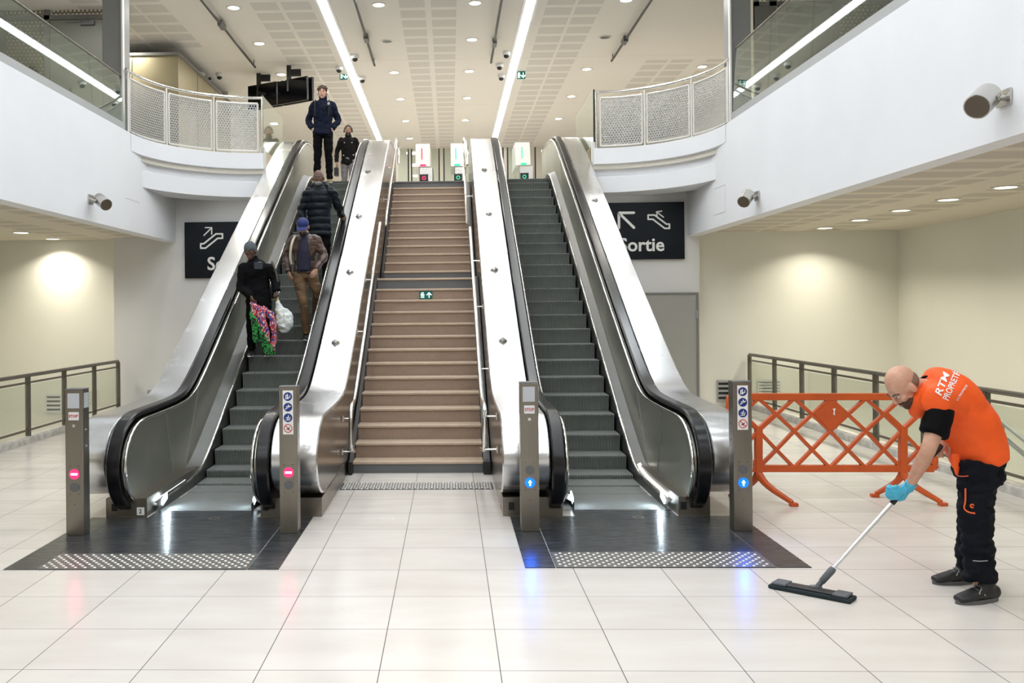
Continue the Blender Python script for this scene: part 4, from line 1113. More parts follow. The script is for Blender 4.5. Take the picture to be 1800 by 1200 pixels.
# red scrap of plastic on the right curb
# ------------------------------------------------------------------ people
def skin(name, c): return mat(name, c, .5, var=.12, vscale=25, spec=.4)
M_skl = skin('skin_fair', (.62, .37, .27)); M_skb = skin('skin_brown', (.115, .055, .035)); M_skt = skin('skin_tan', (.40, .23, .16)); M_sko = skin('skin_ruddy', (.58, .32, .22)); M_skd = skin('skin_deep', (.11, .05, .032))
M_eye = mat('eye_white', (.7, .68, .65), .3); M_iris = mat('iris', (.02, .015, .01), .2)
def lips(c): return mat('lips_%.2f' % c[0], c, .45)
def hand(bm, w, d, pn, curl, ts, k=1.0, fat=1.0):
    """w wrist, d the way the fingers point, pn the way the palm faces, ts side of the thumb along d x pn"""
    d = d.normalized(); pn = (pn - d * pn.dot(d)).normalized(); t = d.cross(pn) * ts
    loft(bm, [(w - d * .02 * k, .024 * k, .02 * k), (w + d * .03 * k, .034 * k, .018 * k), (w + d * .075 * k, .041 * k, .016 * k), (w + d * .088 * k, .038 * k, .012 * k)], t, 14, 3)
    for i, (L, o) in enumerate(((.074, .029), (.082, .010), (.076, -.010), (.060, -.028))):
        p = w + d * (.082 - .004 * abs(i - 1)) * k + t * o * k; a = curl * .55 + .05 * i; pts = [p - d * .015 * k]; rr = .0098 * k * fat
        for j, fr in enumerate((.46, .31, .23)):
            q = (d * cos(a) + pn * sin(a)); pts.append(p); p = p + q * L * fr * k; a += curl * (.9 if j == 0 else .6)
        pts.append(p)
        loft(bm, [(x, rr * (1 - .07 * n_), rr * (1 - .07 * n_)) for n_, x in enumerate(pts)], t, 8, 2, cap=.8)
    p = w + d * .022 * k + t * .026 * k; a = (d * .62 + t * .62 + pn * .4).normalized(); b = (d * .85 + t * .15 + pn * (.35 + curl * .5)).normalized()
    loft(bm, [(p - a * .01, .014 * k, .014 * k), (p + a * .035 * k, .0125 * k * fat, .0125 * k * fat), (p + a * .035 * k + b * .03 * k, .0105 * k * fat, .0105 * k * fat), (p + a * .035 * k + b * .052 * k, .009 * k, .009 * k)], pn, 8, 2, cap=.8)

def head(bm, c, f, u, nb, k=1.0):
    s = f.cross(u).normalized()
    ell(bm, c + (u * .025 - f * .012) * k, s, f, u, .077 * k, .098 * k, .097 * k)
    ell(bm, c + (u * -.045 + f * .024) * k, s, f, u, .058 * k, .066 * k, .070 * k)
    ell(bm, c + (u * -.095 + f * .062) * k, s, f, u, .026 * k, .024 * k, .022 * k)      # chin
    ell(bm, c + (u * .022 + f * .074) * k, s, f, u, .052 * k, .020 * k, .012 * k)       # brow
    loft(bm, [(c + (u * .012 + f * .086) * k, .010 * k, .008 * k), (c + (u * -.018 + f * .103) * k, .013 * k, .013 * k), (c + (u * -.030 + f * .098) * k, .018 * k, .010 * k)], s, 10, 3)
    for q in (-1, 1):
        ell(bm, c + (s * q * .040 + u * -.022 + f * .062) * k, s, f, u, .024 * k, .022 * k, .022 * k)
        ell(bm, c + (s * q * .081 + u * -.008 - f * .008) * k, s, f, u, .010 * k, .022 * k, .034 * k)
    ell(bm, c + (u * -.064 + f * .082) * k, s, f, u, .025 * k, .012 * k, .011 * k)      # mouth
    loft(bm, [(c + (u * -.04 - f * .025) * k, .056 * k, .060 * k), (c * .45 + nb * .55 - f * .012 * k, .052 * k, .056 * k), (nb, .066 * k, .062 * k)], s, 16, 3)
def face(body, c, f, u, k, brow=(.03, .02, .015), lip=(.35, .14, .11), glasses=False):
    s = f.cross(u).normalized()
    for q in (-1, 1):
        p = c + (s * q * .031 + u * .004 + f * .079) * k
        bm = bmesh.new(); ell(bm, p, s, f, u, .0115 * k, .010 * k, .0052 * k, 12, 8); e = obj('eye', bm, M_eye, body, 180)
        bm = bmesh.new(); ell(bm, p + f * .0062 * k, s, f, u, .0056 * k, .005 * k, .0052 * k, 10, 6); obj('iris', bm, M_iris, e, 180)
        bm = bmesh.new(); loft(bm, [(c + (s * q * .013 + u * .024 + f * .094) * k, .004 * k, .003 * k), (c + (s * q * .032 + u * .031 + f * .088) * k, .005 * k, .004 * k), (c + (s * q * .052 + u * .022 + f * .070) * k, .003 * k, .003 * k)], u, 8, 3); obj('eyebrow', bm, mat('brow_%.3f' % brow[0], brow, .8), body, 180)
    bm = bmesh.new(); loft(bm, [(c + (s * -.023 + u * -.062 + f * .086) * k, .003 * k, .003 * k), (c + (u * -.063 + f * .0955) * k, .0075 * k, .004 * k), (c + (s * .023 + u * -.062 + f * .086) * k, .003 * k, .003 * k)], u, 8, 3); obj('lips', bm, lips(lip), body, 180)
    if glasses:
        bm = bmesh.new()
        for q in (-1, 1):
            p = c + (s * q * .033 + u * .003 + f * .100) * k; tube(bm, [p + (s * .025 * cos(a) + u * .018 * sin(a)) * k for a in [i * pi / 7 for i in range(14)]], .0022, 6, closed=True)
            tube(bm, [p + s * q * .025 * k, c + (s * q * .078 + u * .005 - f * .01) * k], .002, 6)
        tube(bm, [c + (s * -.008 + u * .006 + f * .102) * k, c + (s * .008 + u * .006 + f * .102) * k], .002, 6); obj('glasses', bm, M_black, body)
def hair(body, c, f, u, k, m, top=.012, kind='short'):
    s = f.cross(u).normalized(); bm = bmesh.new()
    t = top * k
    ell(bm, c + (u * .040 - f * .022) * k, s, f, u, .079 * k + t * .6, .092 * k + t * .6, .087 * k + t, 20, 14)
    if kind == 'tousled':
        for i in range(26):
            a = random.uniform(-1.3, 1.3); b_ = random.uniform(-.2, 1.4); v = (s * sin(a) * cos(b_) + f * cos(a) * cos(b_) * .9 + u * (sin(b_) * .9 + .25)).normalized()
            p = c + (u * .035 - f * .01) * k + v * .088 * k; ell(bm, p, s, f, u, .022 * k, .02 * k, .018 * k, 8, 6)
    loft(bm, [(c + (u * .04 - f * .05) * k, .074 * k + t * .4, .06 * k), (c + (u * -.04 - f * .055) * k, .062 * k, .045 * k)], s, 14, 3)
    return clay('hair', bm, m, body, voxel=.006, smooth=3, fold=.003 if kind == 'short' else .006, fscale=45)
def shoe(nm, an, d, m, parent, k=1.0, sole=None, zg=None):
    """an: ankle point; d: the way the toes point; zg: height of what it stands on"""
    d = V((d.x, d.y, 0)).normalized(); s = d.cross(UZ); z = zg if zg is not None else an.z - .08 * k; g = V((an.x, an.y, z))
    bm = bmesh.new()
    loft(bm, [(g + d * -.065 * k + UZ * .045 * k, .034 * k, .038 * k), (g + d * -.02 * k + UZ * .052 * k, .040 * k, .046 * k), (g + d * .06 * k + UZ * .042 * k, .044 * k, .037 * k), (g + d * .13 * k + UZ * .032 * k, .047 * k, .026 * k), (g + d * .175 * k + UZ * .027 * k, .036 * k, .020 * k)], s, 16, 4)
    loft(bm, [(g + UZ * .04 * k - d * .012, .040 * k, .046 * k), (g + UZ * .10 * k - d * .006, .042 * k, .050 * k)], s, 14, 3)
    q = clay(nm, bm, m, parent, voxel=.007, smooth=3)
    bm = bmesh.new(); o = []
    for t_ in range(24):
        a = t_ / 24 * 2 * pi; x = cos(a); yv = sin(a); o.append(g + d * (.055 + .135 * x) * k + s * yv * (.047 - .006 * (x < -.2)) * k)
    A = [bm.verts.new(p) for p in o]; B = [bm.verts.new(p + UZ * .022 * k) for p in o]; bm.faces.new(A); bm.faces.new(B[::-1])
    for i in range(24): bm.faces.new((A[i], B[i], B[(i + 1) % 24], A[(i + 1) % 24]))
    obj('sole', bm, sole or M_black, q, 40); return q

def person(label, J, sk, top, trousers, shoes, voxel=.008, hands=((1.0, None), (1.0, None)), bare=None, top_spec=None, extra=None, group=None):
    """J holds the joints in the place's own metres"""
    k = J.get('k', 1.0); f = J['f'].normalized(); s = J.get('s', V((-f.y, f.x, 0))).normalized()   # s points to the person's left
    root = thing('person', label, 'person', V((J['pel'].x, J['pel'].y, J['ground'])))
    bm = bmesh.new(); hf, hu = J['hf'].normalized(), J['hu'].normalized()
    hf = (hf - hu * hf.dot(hu)).normalized()
    head(bm, J['head'], hf, hu, J['neck'], k)
    loft(bm, [(J['pel'], .13 * k, .09 * k), (J['waist'], .12 * k, .085 * k), (J['chest'], .145 * k, .10 * k), (J['neck'], .055 * k, .05 * k)], s, 18, 4)
    for q in 'LR':
        loft(bm, [(J['sh' + q], .050 * k, .050 * k), (J['el' + q] * .5 + J['sh' + q] * .5, .044 * k, .044 * k), (J['el' + q], .036 * k, .036 * k), (J['el' + q] * .6 + J['wr' + q] * .4, .036 * k, .034 * k), (J['wr' + q], .025 * k, .021 * k)], f, 14, 4)
        loft(bm, [(J['hip' + q], .075 * k, .075 * k), (J['kn' + q], .052 * k, .052 * k), (J['kn' + q] * .65 + J['an' + q] * .35, .050 * k, .050 * k), (J['an' + q], .034 * k, .034 * k)], s, 14, 4)
        hd, pn, cu, ts = J['hand' + q]
        hand(bm, J['wr' + q], hd, pn, cu, ts, k * 1.0, J.get('fat', 1.08))
    body = clay('body', bm, sk, root, voxel=J.get('voxel', .0062), smooth=3)
    # trousers
    bm = bmesh.new(); loft(bm, [(J['pel'] + (J['waist'] - J['pel']) * .6, .145 * k, .105 * k), (J['pel'], .158 * k, .115 * k), ((J['hipL'] + J['hipR']) / 2 - UZ * .03, .15 * k, .105 * k)], s, 18, 3)
    for q in 'LR':
        h_, kn, an = J['hip' + q], J['kn' + q], J['an' + q]
        loft(bm, [(h_ + UZ * .02, .092 * k, .098 * k), (h_ * .5 + kn * .5, .084 * k, .088 * k), (kn, .068 * k, .072 * k), (kn * .5 + an * .5, .064 * k, .070 * k), (an + UZ * .01, .058 * k, .066 * k)], s, 16, 4, cap=.2)
    tr = clay('trousers', bm, trousers, root, voxel=voxel, smooth=3, fold=.012 * k, fscale=9, fstretch=(1, 1, 1.7))
    for q in 'LR':
        shoe('shoe', J['an' + q], J.get('toe' + q, f), shoes[0], root, k, shoes[1], J['g' + q])
    # top
    bm = bmesh.new(); ts_ = top_spec or {}
    w = ts_.get('w', 1.0); hem = ts_.get('hem', .0)
    ax = (J['pel'] - J['waist']).normalized()
    loft(bm, [(J['pel'] + ax * (.06 + hem) * k, .165 * k * w, .125 * k * w), (J['waist'], .158 * k * w, .120 * k * w), (J['chest'], .178 * k * w, .130 * k * w), (J['chest'] * .35 + J['neck'] * .65, .150 * k * w, .105 * k * w), (J['neck'] + (J['neck'] - J['chest']).normalized() * .02, .070 * k, .068 * k)], s, 22, 5, cap=.25, pw=.9)
    for q in 'LR':
        a, e, r = J['sh' + q], J['el' + q], J['wr' + q]; sw = ts_.get('sleeve', 1.0)
        end = r if not ts_.get('short') else a * .35 + e * .65
        pts = [(a * .7 + J['neck'] * .3 - UZ * .02 * k, .058 * k, .062 * k), (a, .060 * k * sw, .062 * k * sw), (a * .5 + e * .5, .057 * k * sw, .059 * k * sw)]
        if not ts_.get('short'): pts += [(e, .052 * k * sw, .053 * k * sw), (e * .5 + r * .5, .049 * k * sw, .050 * k * sw), (r, .040 * k * sw, .042 * k * sw)]
        else: pts += [(end, .060 * k, .062 * k)]
        loft(bm, pts, f, 16, 4, cap=.25)
    if ts_.get('collar', 1): loft(bm, [(J['neck'] - hu * .0, .075 * k, .075 * k), (J['neck'] + hu * .05 * k * ts_.get('collar', 1) + hf * .0, .068 * k, .072 * k)], s, 16, 3, cap=.2)
    if ts_.get('puff'):
        A = J['pel'] + ax * hem; 
    tp = clay(ts_.get('name', 'jacket'), bm, top, root, voxel=voxel, smooth=9, fold=ts_.get('fold', .014) * k, fscale=ts_.get('fs', 8), fstretch=ts_.get('fst', (1, 1, 1.6)))
    return root, body, tp, tr

def stand(px, py_top, Y, ground, f=V((0, -1, 0)), cx=None, lean=0.0):
    """upright figure under pixel column px whose crown is at row py_top"""
    topp = P(px, py_top, Y=Y); h = topp.z - ground; k = h / 1.75; s = V((-f.y, f.x, 0)); o = V((topp.x, Y, ground))
    L = lambda a, b, c: o + s * a * k + f * b * k + UZ * c * k
    J = dict(k=k, f=f, s=s, ground=ground, pel=L(0, 0, .98), waist=L(0, -.01, 1.10), chest=L(0, -.015, 1.30), neck=L(0, -.01, 1.49), head=L(0, .02, 1.635), hf=f, hu=UZ.copy(), L=L)
    for q, sg in (('L', 1), ('R', -1)):
        J['sh' + q] = L(sg * .165, -.01, 1.42); J['el' + q] = L(sg * .235, -.03, 1.13); J['wr' + q] = L(sg * .24, .03, .88)
        J['hip' + q] = L(sg * .09, 0, .92); J['kn' + q] = L(sg * .10, .02, .50); J['an' + q] = L(sg * .10, -.01, .09); J['g' + q] = ground
        J['hand' + q] = (V((0, 0, -1)) + f * .1, -s * sg, .5, sg)
    return J
def stepz(y, phase=.38):
    k = math.floor((y - 10.49) / .355 - phase); return nz(10.49 + .355 * (k + phase))
F0 = V((0, -1, 0))

# --- young man standing at the top of the left escalator
g = stepz(17.85); J = stand(567, 152, 17.85, g); L = J['L']
J['elL'] = L(.27, -.06, 1.14); J['elR'] = L(-.27, -.06, 1.14); J['wrL'] = L(.185, .05, .99); J['wrR'] = L(-.185, .05, .99)
J['handL'] = (V((-1, .1, -.25)), V((0, 1, 0)), .5, 1); J['handR'] = (V((1, .1, -.25)), V((0, 1, 0)), .5, -1)
J['anR'] = L(-.12, -.02, .09); J['anL'] = L(.11, -.02, .09); J['toeL'] = V((.25, -1, 0)); J['toeR'] = V((-.25, -1, 0))
M_navy1 = mat('navy_hoodie_cloth', (.006, .009, .024), .8, spec=.15, var=.2, vscale=8, bump=.15); M_blk1 = mat('black_trouser_cloth', (.0025, .0025, .004), .85, spec=.15, var=.2)
r, body, tp, tr = person('young man in navy hoodie and headphones standing at the top of the left escalator', J, M_skl, M_navy1, M_blk1, (mat('tan_shoe', (.30, .22, .10), .6), M_whitep), top_spec=dict(name='hoodie', w=1.05, hem=.04, collar=1.9, sleeve=1.08))
face(body, J['head'], J['hf'], J['hu'], J['k'], brow=(.05, .03, .02), lip=(.45, .18, .15))
hair(body, J['head'], J['hf'], J['hu'], J['k'], mat('brown_hair', (.055, .028, .016), .7), .012, 'tousled')
def headphones(body, c, k, col):
    bm = bmesh.new()
    for q in (-1, 1): tube(bm, [c + V((q * .078 * k, .01, -.01)), c + V((q * .104 * k, .01, -.01))], .034 * k, 16)
    tube(bm, [c + V((.098 * k * cos(a), .01, .112 * k * sin(a) + .0)) for a in [pi * i / 14 for i in range(15)]], .008 * k, 8); obj('headphones', bm, col, body, 50)
headphones(body, J['head'], J['k'], M_ring)
for sg in (-1, 1): bm = bmesh.new(); tube(bm, [L(sg * .12, .125, 1.20), L(sg * .125, .13, 1.38), L(sg * .12, .04, 1.50)], .013, 8); obj('backpack_strap', bm, mat('strap_cloth', (.008, .008, .010), .8), r)
bm = bmesh.new(); c = L(.125, .15, 1.41); box(bm, c - V((.022, .004, .022)), c + V((.022, .004, .022)), .003); obj('strap_badge', bm, mat('beige_badge', (.5, .47, .4), .6), r)

# --- man with headphones walking behind him on the upper floor
J = stand(612, 221, 21.9, TOPZ, V((.05, -1, 0)).normalized()); L = J['L']
J['knL'] = L(.09, .10, .50); J['anL'] = L(.08, .16, .09); J['knR'] = L(-.10, -.02, .50); J['anR'] = L(-.09, -.14, .12)
J['elR'] = L(-.27, -.02, 1.13); J['wrR'] = L(-.27, .08, .90); J['gR'] = TOPZ + .02
M_gtr = mat('grey_trouser_cloth', (.17, .17, .19), .8, var=.15); M_blk2 = mat('black_jacket_cloth', (.004, .0035, .004), .7, spec=.15, var=.3, bump=.15)
r, body, tp, tr = person('man in black jacket, grey trousers and headphones walking behind the young man', J, M_skt, M_blk2, M_gtr, (M_black, M_black), top_spec=dict(w=1.0, hem=.05, collar=1.3, sleeve=1.05))
face(body, J['head'], J['hf'], J['hu'], J['k']); hair(body, J['head'], J['hf'], J['hu'], J['k'], mat('black_hair', (.012, .009, .008), .7), .010)
headphones(body, J['head'], J['k'], M_black)
s_ = J['hf'].cross(UZ); bm = bmesh.new(); c = J['head']; k = J['k']; ell(bm, c + (UZ * -.07 + J['hf'] * .035) * k, s_, J['hf'], UZ, .060 * k, .060 * k, .050 * k); obj('beard', bm, mat('black_hair', (.012, .009, .008), .7), body, 180)
bm = bmesh.new()
for x, z in ((-.08, 1.34), (.09, 1.34), (.12, 1.06), (-.1, 1.05)): disc(bm, L(x, .135, z), .012, V((0, -1, 0)), .01, 8)
obj('jacket_snaps', bm, M_ring, tp)
t = thing('small_case', 'small black bag in the right hand of the man with grey trousers', 'bag', J['wrR'] + V((0, 0, -.34)))
bm = bmesh.new(); c = J['wrR'] + V((0, -.01, -.22)); box(bm, c - V((.05, .1, .11)), c + V((.05, .1, .09)), .02); obj('bag_body', bm, M_black, t)
bm = bmesh.new(); tube(bm, [c + V((0, .06, .09)), c + V((0, .03, .14)), c + V((0, -.03, .14)), c + V((0, -.06, .09))], .007, 8); obj('handle', bm, M_black, t)

# --- older man in a quilted coat, hand on the rail
Y = 13.85; g = stepz(Y); J = stand(560, 300, Y, g); L = J['L']
hp = P(604, 384, X=-1.60)
J['wrL'] = hp + V((-.03, .07, .045)); J['handL'] = (V((.15, -1, -.5)), V((.2, -.45, -1)), .55, 1)
J['elL'] = (J['shL'] + J['wrL']) / 2 + V((.05, -.0, -.06)); J['shL'] = L(.19, .0, 1.42)
J['elR'] = L(-.27, -.0, 1.13); J['wrR'] = L(-.22, .12, .92)
J['hu'] = V((.0, -.08, 1)).normalized()
J['anL'] = L(.1, .02, .09)
M_puf = mat('dark_quilted_nylon', (.004, .007, .011), .42, spec=.15, var=.3, vscale=6)
r, body, tp, tr = person('older bearded man in dark quilted coat with a hand on the handrail', J, M_skb, M_puf, M_blk1, (M_black, M_black), top_spec=dict(name='quilted_coat', w=1.12, hem=.16, collar=1.5, sleeve=1.25, fold=.008))
for v in tp.data.vertices:
    z = v.co.z / (.105 * J['k']); v.co += v.normal * (abs(sin(z * pi)) - .5) * .016
face(body, J['head'], J['hf'], J['hu'], J['k'], brow=(.2, .19, .18), lip=(.16, .06, .05))
hair(body, J['head'] - UZ * .012, J['hf'], J['hu'], J['k'], mat('grey_hair', (.20, .19, .18), .85), .004)
c = J['head']; k = J['k']; bm = bmesh.new(); ell(bm, c + (UZ * -.082 + F0 * .042) * k, RX, F0, UZ, .056 * k, .058 * k, .040 * k); obj('beard', bm, mat('grey_beard', (.22, .21, .2), .9), body, 180)
bm = bmesh.new(); ell(bm, J['neck'] + V((0, .09, .03)), RX, F0, UZ, .15, .09, .09); clay('hood', bm, M_puf, tp, voxel=.01, smooth=3, fold=.01, fscale=14)

# --- man with the blue cap, brown leather jacket
Y = 12.45; g = stepz(Y); J = stand(535, 381, Y, P(537, 596, Y=12.42).z); L = J['L']; k = J['k']
J['head'] = L(-.01, .07, 1.60); J['hf'] = V((0, -1, -.45)); J['hu'] = V((0, -.42, 1)).normalized()
fr = P(538, 590, Y=12.38)
J['ground'] = g; J['gR'] = g; J['gL'] = stepz(12.85)
J['anR'] = V((fr.x, 12.40, g + .09)); J['knR'] = V((fr.x - .02, 12.32, g + .50)); J['toeR'] = V((.45, -1, 0))
J['anL'] = V((P(556, 565, Y=12.72).x, 12.76, J['gL'] + .09)); J['knL'] = V((P(558, 530, Y=12.5).x, 12.42, J['gL'] + .46)); J['toeL'] = V((.2, -1, 0))
J['wrL'] = P(556, 474, Y=12.22); J['elL'] = P(570, 448, Y=12.42); J['handL'] = (V((-.55, -.2, -.75)), V((-.3, .7, -.2)), .7, 1)
J['wrR'] = P(507, 477, Y=12.42); J['elR'] = P(503, 450, Y=12.50); J['handR'] = (V((.25, -.3, -1)), V((.6, .5, 0)), .6, -1)
M_lea = mat('brown_leather', (.060, .030, .020), .36, var=.35, vscale=9, bump=.25, bscale=22)
M_kha = mat('khaki_brown_cloth', (.115, .065, .028), .75, var=.2, vscale=7, bump=.1)
r, body, tp, tr = person('man in blue cap, brown leather jacket and khaki trousers stepping down the left escalator', J, M_skt, M_lea, M_kha, (mat('dark_sneaker', (.02, .022, .025), .5), M_whitep), top_spec=dict(name='leather_jacket', w=1.0, hem=-.02, collar=1.0, sleeve=1.12, fold=.018))
face(body, J['head'], J['hf'].normalized(), J['hu'], k)
c = J['head']; hf = J['hf'].normalized(); hu = J['hu']; hf = (hf - hu * hf.dot(hu)).normalized()
bm = bmesh.new(); ell(bm, c + (hu * -.075 + hf * .04) * k, RX, hf, hu, .058 * k, .060 * k, .045 * k); obj('beard', bm, mat('black_hair', (.012, .009, .008), .7), body, 180)
M_cap = mat('blue_cap_cloth', (.006, .016, .12), .7, var=.15, vscale=20)
bm = bmesh.new(); ell(bm, c + (hu * .045 - hf * .012) * k, RX, hf, hu, .088 * k, .106 * k, .085 * k, 20, 14)
bmesh.ops.bisect_plane(bm, geom=bm.verts[:] + bm.edges[:] + bm.faces[:], plane_co=c + hu * .022 * k, plane_no=hu, clear_inner=True)
cp = obj('cap', bm, M_cap, r, 180)
bm = bmesh.new(); N_ = 13; A = []; B = []
for i in range(N_):
    a = radians(-62 + 124 * i / (N_ - 1)); v = RX * sin(a) * .084 * k + hf * cos(a) * .100 * k; A.append(c + hu * .026 * k + v); B.append(c + hu * (.018 - .02 * cos(a)) * k + RX * sin(a) * .080 * k + hf * (cos(a) * .085 + .088) * k)
for dz in (0, -.005):
    VA = [bm.verts.new(p + hu * dz) for p in A]; VB = [bm.verts.new(p + hu * dz) for p in B]
    for i in range(N_ - 1): bm.faces.new((VA[i], VA[i + 1], VB[i + 1], VB[i]))
obj('brim', bm, M_cap, cp, 180)
# navy shirt showing in the open jacket, cream strap over the shoulder
bm = bmesh.new(); loft(bm, [(J['pel'] + F0 * .068 - UZ * .0, .110 * k, .085 * k), (J['waist'] + F0 * .070, .112 * k, .085 * k), (J['chest'] + F0 * .072, .100 * k, .085 * k), (J['neck'] + F0 * .045 - UZ * .02, .060 * k, .05 * k)], RX, 18, 4, cap=.3)
clay('shirt', bm, mat('navy_shirt_cloth', (.007, .008, .028), .75, var=.2, bump=.1), r, voxel=.008, smooth=3, fold=.008, fscale=10)
bm = bmesh.new(); pts = cr([tuple(P(519, 415, Y=12.42)), tuple(P(513, 428, Y=12.27)), tuple(P(510, 450, Y=12.25)), tuple(P(512, 464, Y=12.28))], 4); tube(bm, pts, .017, 8); obj('cream_strap', bm, mat('cream_strap', (.5, .46, .36), .7), r, 60)
bm = bmesh.new(); c2 = P(551, 427, Y=12.24); box(bm, c2 - V((.05, .01, .03)), c2 + V((.05, .012, .03)), .008); obj('chest_pocket', bm, M_lea, tp)

# --- woman with the grey beanie, cloth and carrier bag
Y = 12.08; g = stepz(Y); J = stand(440, 420, Y, g); L = J['L']; k = J['k']
xw = P(450, 600, Y=Y).x
J['pel'] = V((xw + .03, Y + .02, J['pel'].z)); J['waist'] = V((xw + .02, Y + .03, J['waist'].z)); J['chest'] = V((xw - .0, Y + .02, J['chest'].z - .03)); J['neck'] = V((P(445, 452, Y=Y).x, Y - .01, P(445, 458, Y=Y).z))
J['head'] = P(440, 442, Y=Y - .05); J['hf'] = V((-.12, -1, -.15)); J['hu'] = V((-.12, -.12, 1)).normalized()
J['shR'] = P(428, 470, Y=Y); J['shL'] = P(474, 472, Y=Y)
J['wrR'] = P(441, 521, Y=Y - .17); J['elR'] = P(424, 505, Y=Y - .02); J['handR'] = (V((.35, -.35, -.8)), V((.5, .4, 0)), 1.0, -1)
J['wrL'] = P(487, 511, Y=Y - .12); J['elL'] = P(484, 492, Y=Y); J['handL'] = (V((.05, -.3, -1)), V((-.8, .1, 0)), 1.3, 1)
for q, px_ in (('R', 442), ('L', 470)):
    x = P(px_, 600, Y=Y).x; J['hip' + q] = V((x + (.02 if q == 'R' else -.03), Y, J['hip' + q].z)); J['kn' + q] = V((x, Y - .03, g + .42)); J['an' + q] = V((x, Y, g + .085)); J['g' + q] = g
J['k'] = k = max(k, .88)
M_coat = mat('black_coat_cloth', (.002, .002, .003), .8, spec=.15, var=.3, vscale=5, bump=.1)
r, body, tp, tr = person('woman in black coat and grey beanie carrying bags down the left escalator', J, M_skd, M_coat, mat('black_skirt_cloth', (.003, .003, .003), .9, spec=.15), (M_black, M_whitep), top_spec=dict(name='coat', w=1.12, hem=.22, collar=1.2, sleeve=1.25))
face(body, J['head'], J['hf'].normalized(), J['hu'], k, lip=(.20, .06, .05), glasses=True)
c = J['head']; hu = J['hu']; hf = J['hf'].normalized(); hf = (hf - hu * hf.dot(hu)).normalized(); sx = hf.cross(hu)
M_bean = mat('grey_knit', (.085, .10, .11), .9, var=.2, vscale=20, bump=.3, bscale=120)
bm = bmesh.new(); ell(bm, c + (hu * .055 - hf * .022) * k, sx, hf, hu, .094 * k, .108 * k, .100 * k); loft(bm, [(c + (hu * .03 - hf * .05) * k, .090 * k, .070 * k), (c + (hu * -.09 - hf * .055) * k, .085 * k, .06 * k)], sx, 16, 3); clay('beanie', bm, M_bean, r, voxel=.007, smooth=4, fold=.004, fscale=20)
bm = bmesh.new(); tube(bm, cr([tuple(P(478, 460, Y=Y - .05)), tuple(P(484, 475, Y=Y - .10)), tuple(P(489, 495, Y=Y - .12))], 4), .014, 8); obj('bag_strap', bm, mat('olive_strap', (.06, .055, .04), .8), r)
bm = bmesh.new(); c2 = P(455, 466, Y=Y - .2); box(bm, c2 - V((.06, .008, .05)), c2 + V((.05, .008, .04)), .004); obj('chest_patch', bm, mat('glossy_patch', (.03, .035, .045), .25), tp)
# the printed cloth she holds
def f_cloth(nt, b, c, vec):
    (x, y, z), pv = wpos(nt)
    n = noisetex(nt, pv, 24, 2); n2 = noisetex(nt, pv, 75, 1, (1, 1, .5))
    a = mixc(nt, n2.gt(.5), (.02, .015, .015), (.03, .42, .07))
    r_ = mixc(nt, (n2 - .06).gt(.5), (.45, .02, .03), (.65, .62, .62)); bl = mixc(nt, n.gt(.56), r_, (.03, .05, .25))
    side = ((x + 2.47) * 1.0 + (z - 1.75) * .55 + (n - .5) * .25).ab()
    nt.links.new(mixc(nt, ((x * -1) - z * .35 + (n - .5) * .16 - 1.83).gt(0), bl, a) if False else mixc(nt, ((x + 2.43) * -1.6 + (z * -1) * .9 + 1.50 + (n - .5) * .25).gt(0), bl, a), b.inputs['Base Color'])
M_print = mat('printed_cloth', rough=.75, fn=f_cloth)
t = thing('printed_cloth', 'green, red and blue printed cloth hanging from the woman\'s right hand', 'cloth', P(462, 630, Y=Y - .2))
bm = bmesh.new(); yy = Y - .22
loft(bm, [(P(443, 532, Y=yy), .022, .02), (P(447, 560, Y=yy - .02), .045, .035), (P(450, 600, Y=yy), .035, .03)], RX, 14, 4)
loft(bm, [(P(446, 534, Y=yy), .025, .025), (P(458, 552, Y=yy - .03), .055, .045), (P(464, 585, Y=yy - .04), .06, .05), (P(472, 622, Y=yy - .02), .055, .03)], RX, 18, 5)
loft(bm, [(P(452, 540, Y=yy), .03, .025), (P(474, 552, Y=yy + .02), .05, .04), (P(482, 580, Y=yy + .02), .04, .04), (P(481, 622, Y=yy), .025, .03)], RX, 14, 4)
clay('cloth', bm, M_print, t, voxel=.008, smooth=2, fold=.022, fscale=16, fstretch=(2.6, 1, .5))
def f_bag(nt, b, c, vec):
    (x, y, z), pv = wpos(nt)
    n = noisetex(nt, pv, 11, 1); n2 = noisetex(nt, pv, 30, 3)
    nt.links.new(mixc(nt, n.gt(.62), mixc(nt, n2, (.50, .55, .54), (.80, .82, .80)), (.45, .38, .03)), b.inputs['Base Color'])
M_bag = mat('thin_white_plastic', rough=.3, fn=f_bag)
t = thing('carrier_bag', 'white plastic carrier bag with yellow-green print in the woman\'s left hand', 'bag', P(500, 582, Y=Y - .1))
bm = bmesh.new(); yy = Y - .12
loft(bm, [(P(488, 527, Y=yy), .016, .014), (P(491, 540, Y=yy), .05, .04), (P(499, 558, Y=yy), .115, .07), (P(500, 572, Y=yy), .11, .075), (P(497, 581, Y=yy), .055, .04)], RX, 20, 5)
clay('bag_body', bm, M_bag, t, voxel=.008, smooth=2, fold=.014, fscale=18)
bm = bmesh.new(); tube(bm, [P(487, 519, Y=yy), P(488, 530, Y=yy)], .014, 8); tube(bm, [P(487, 519, Y=yy), P(491, 513, Y=yy - .03)], .009, 8); obj('knotted_handles', bm, M_bag, t, 60)

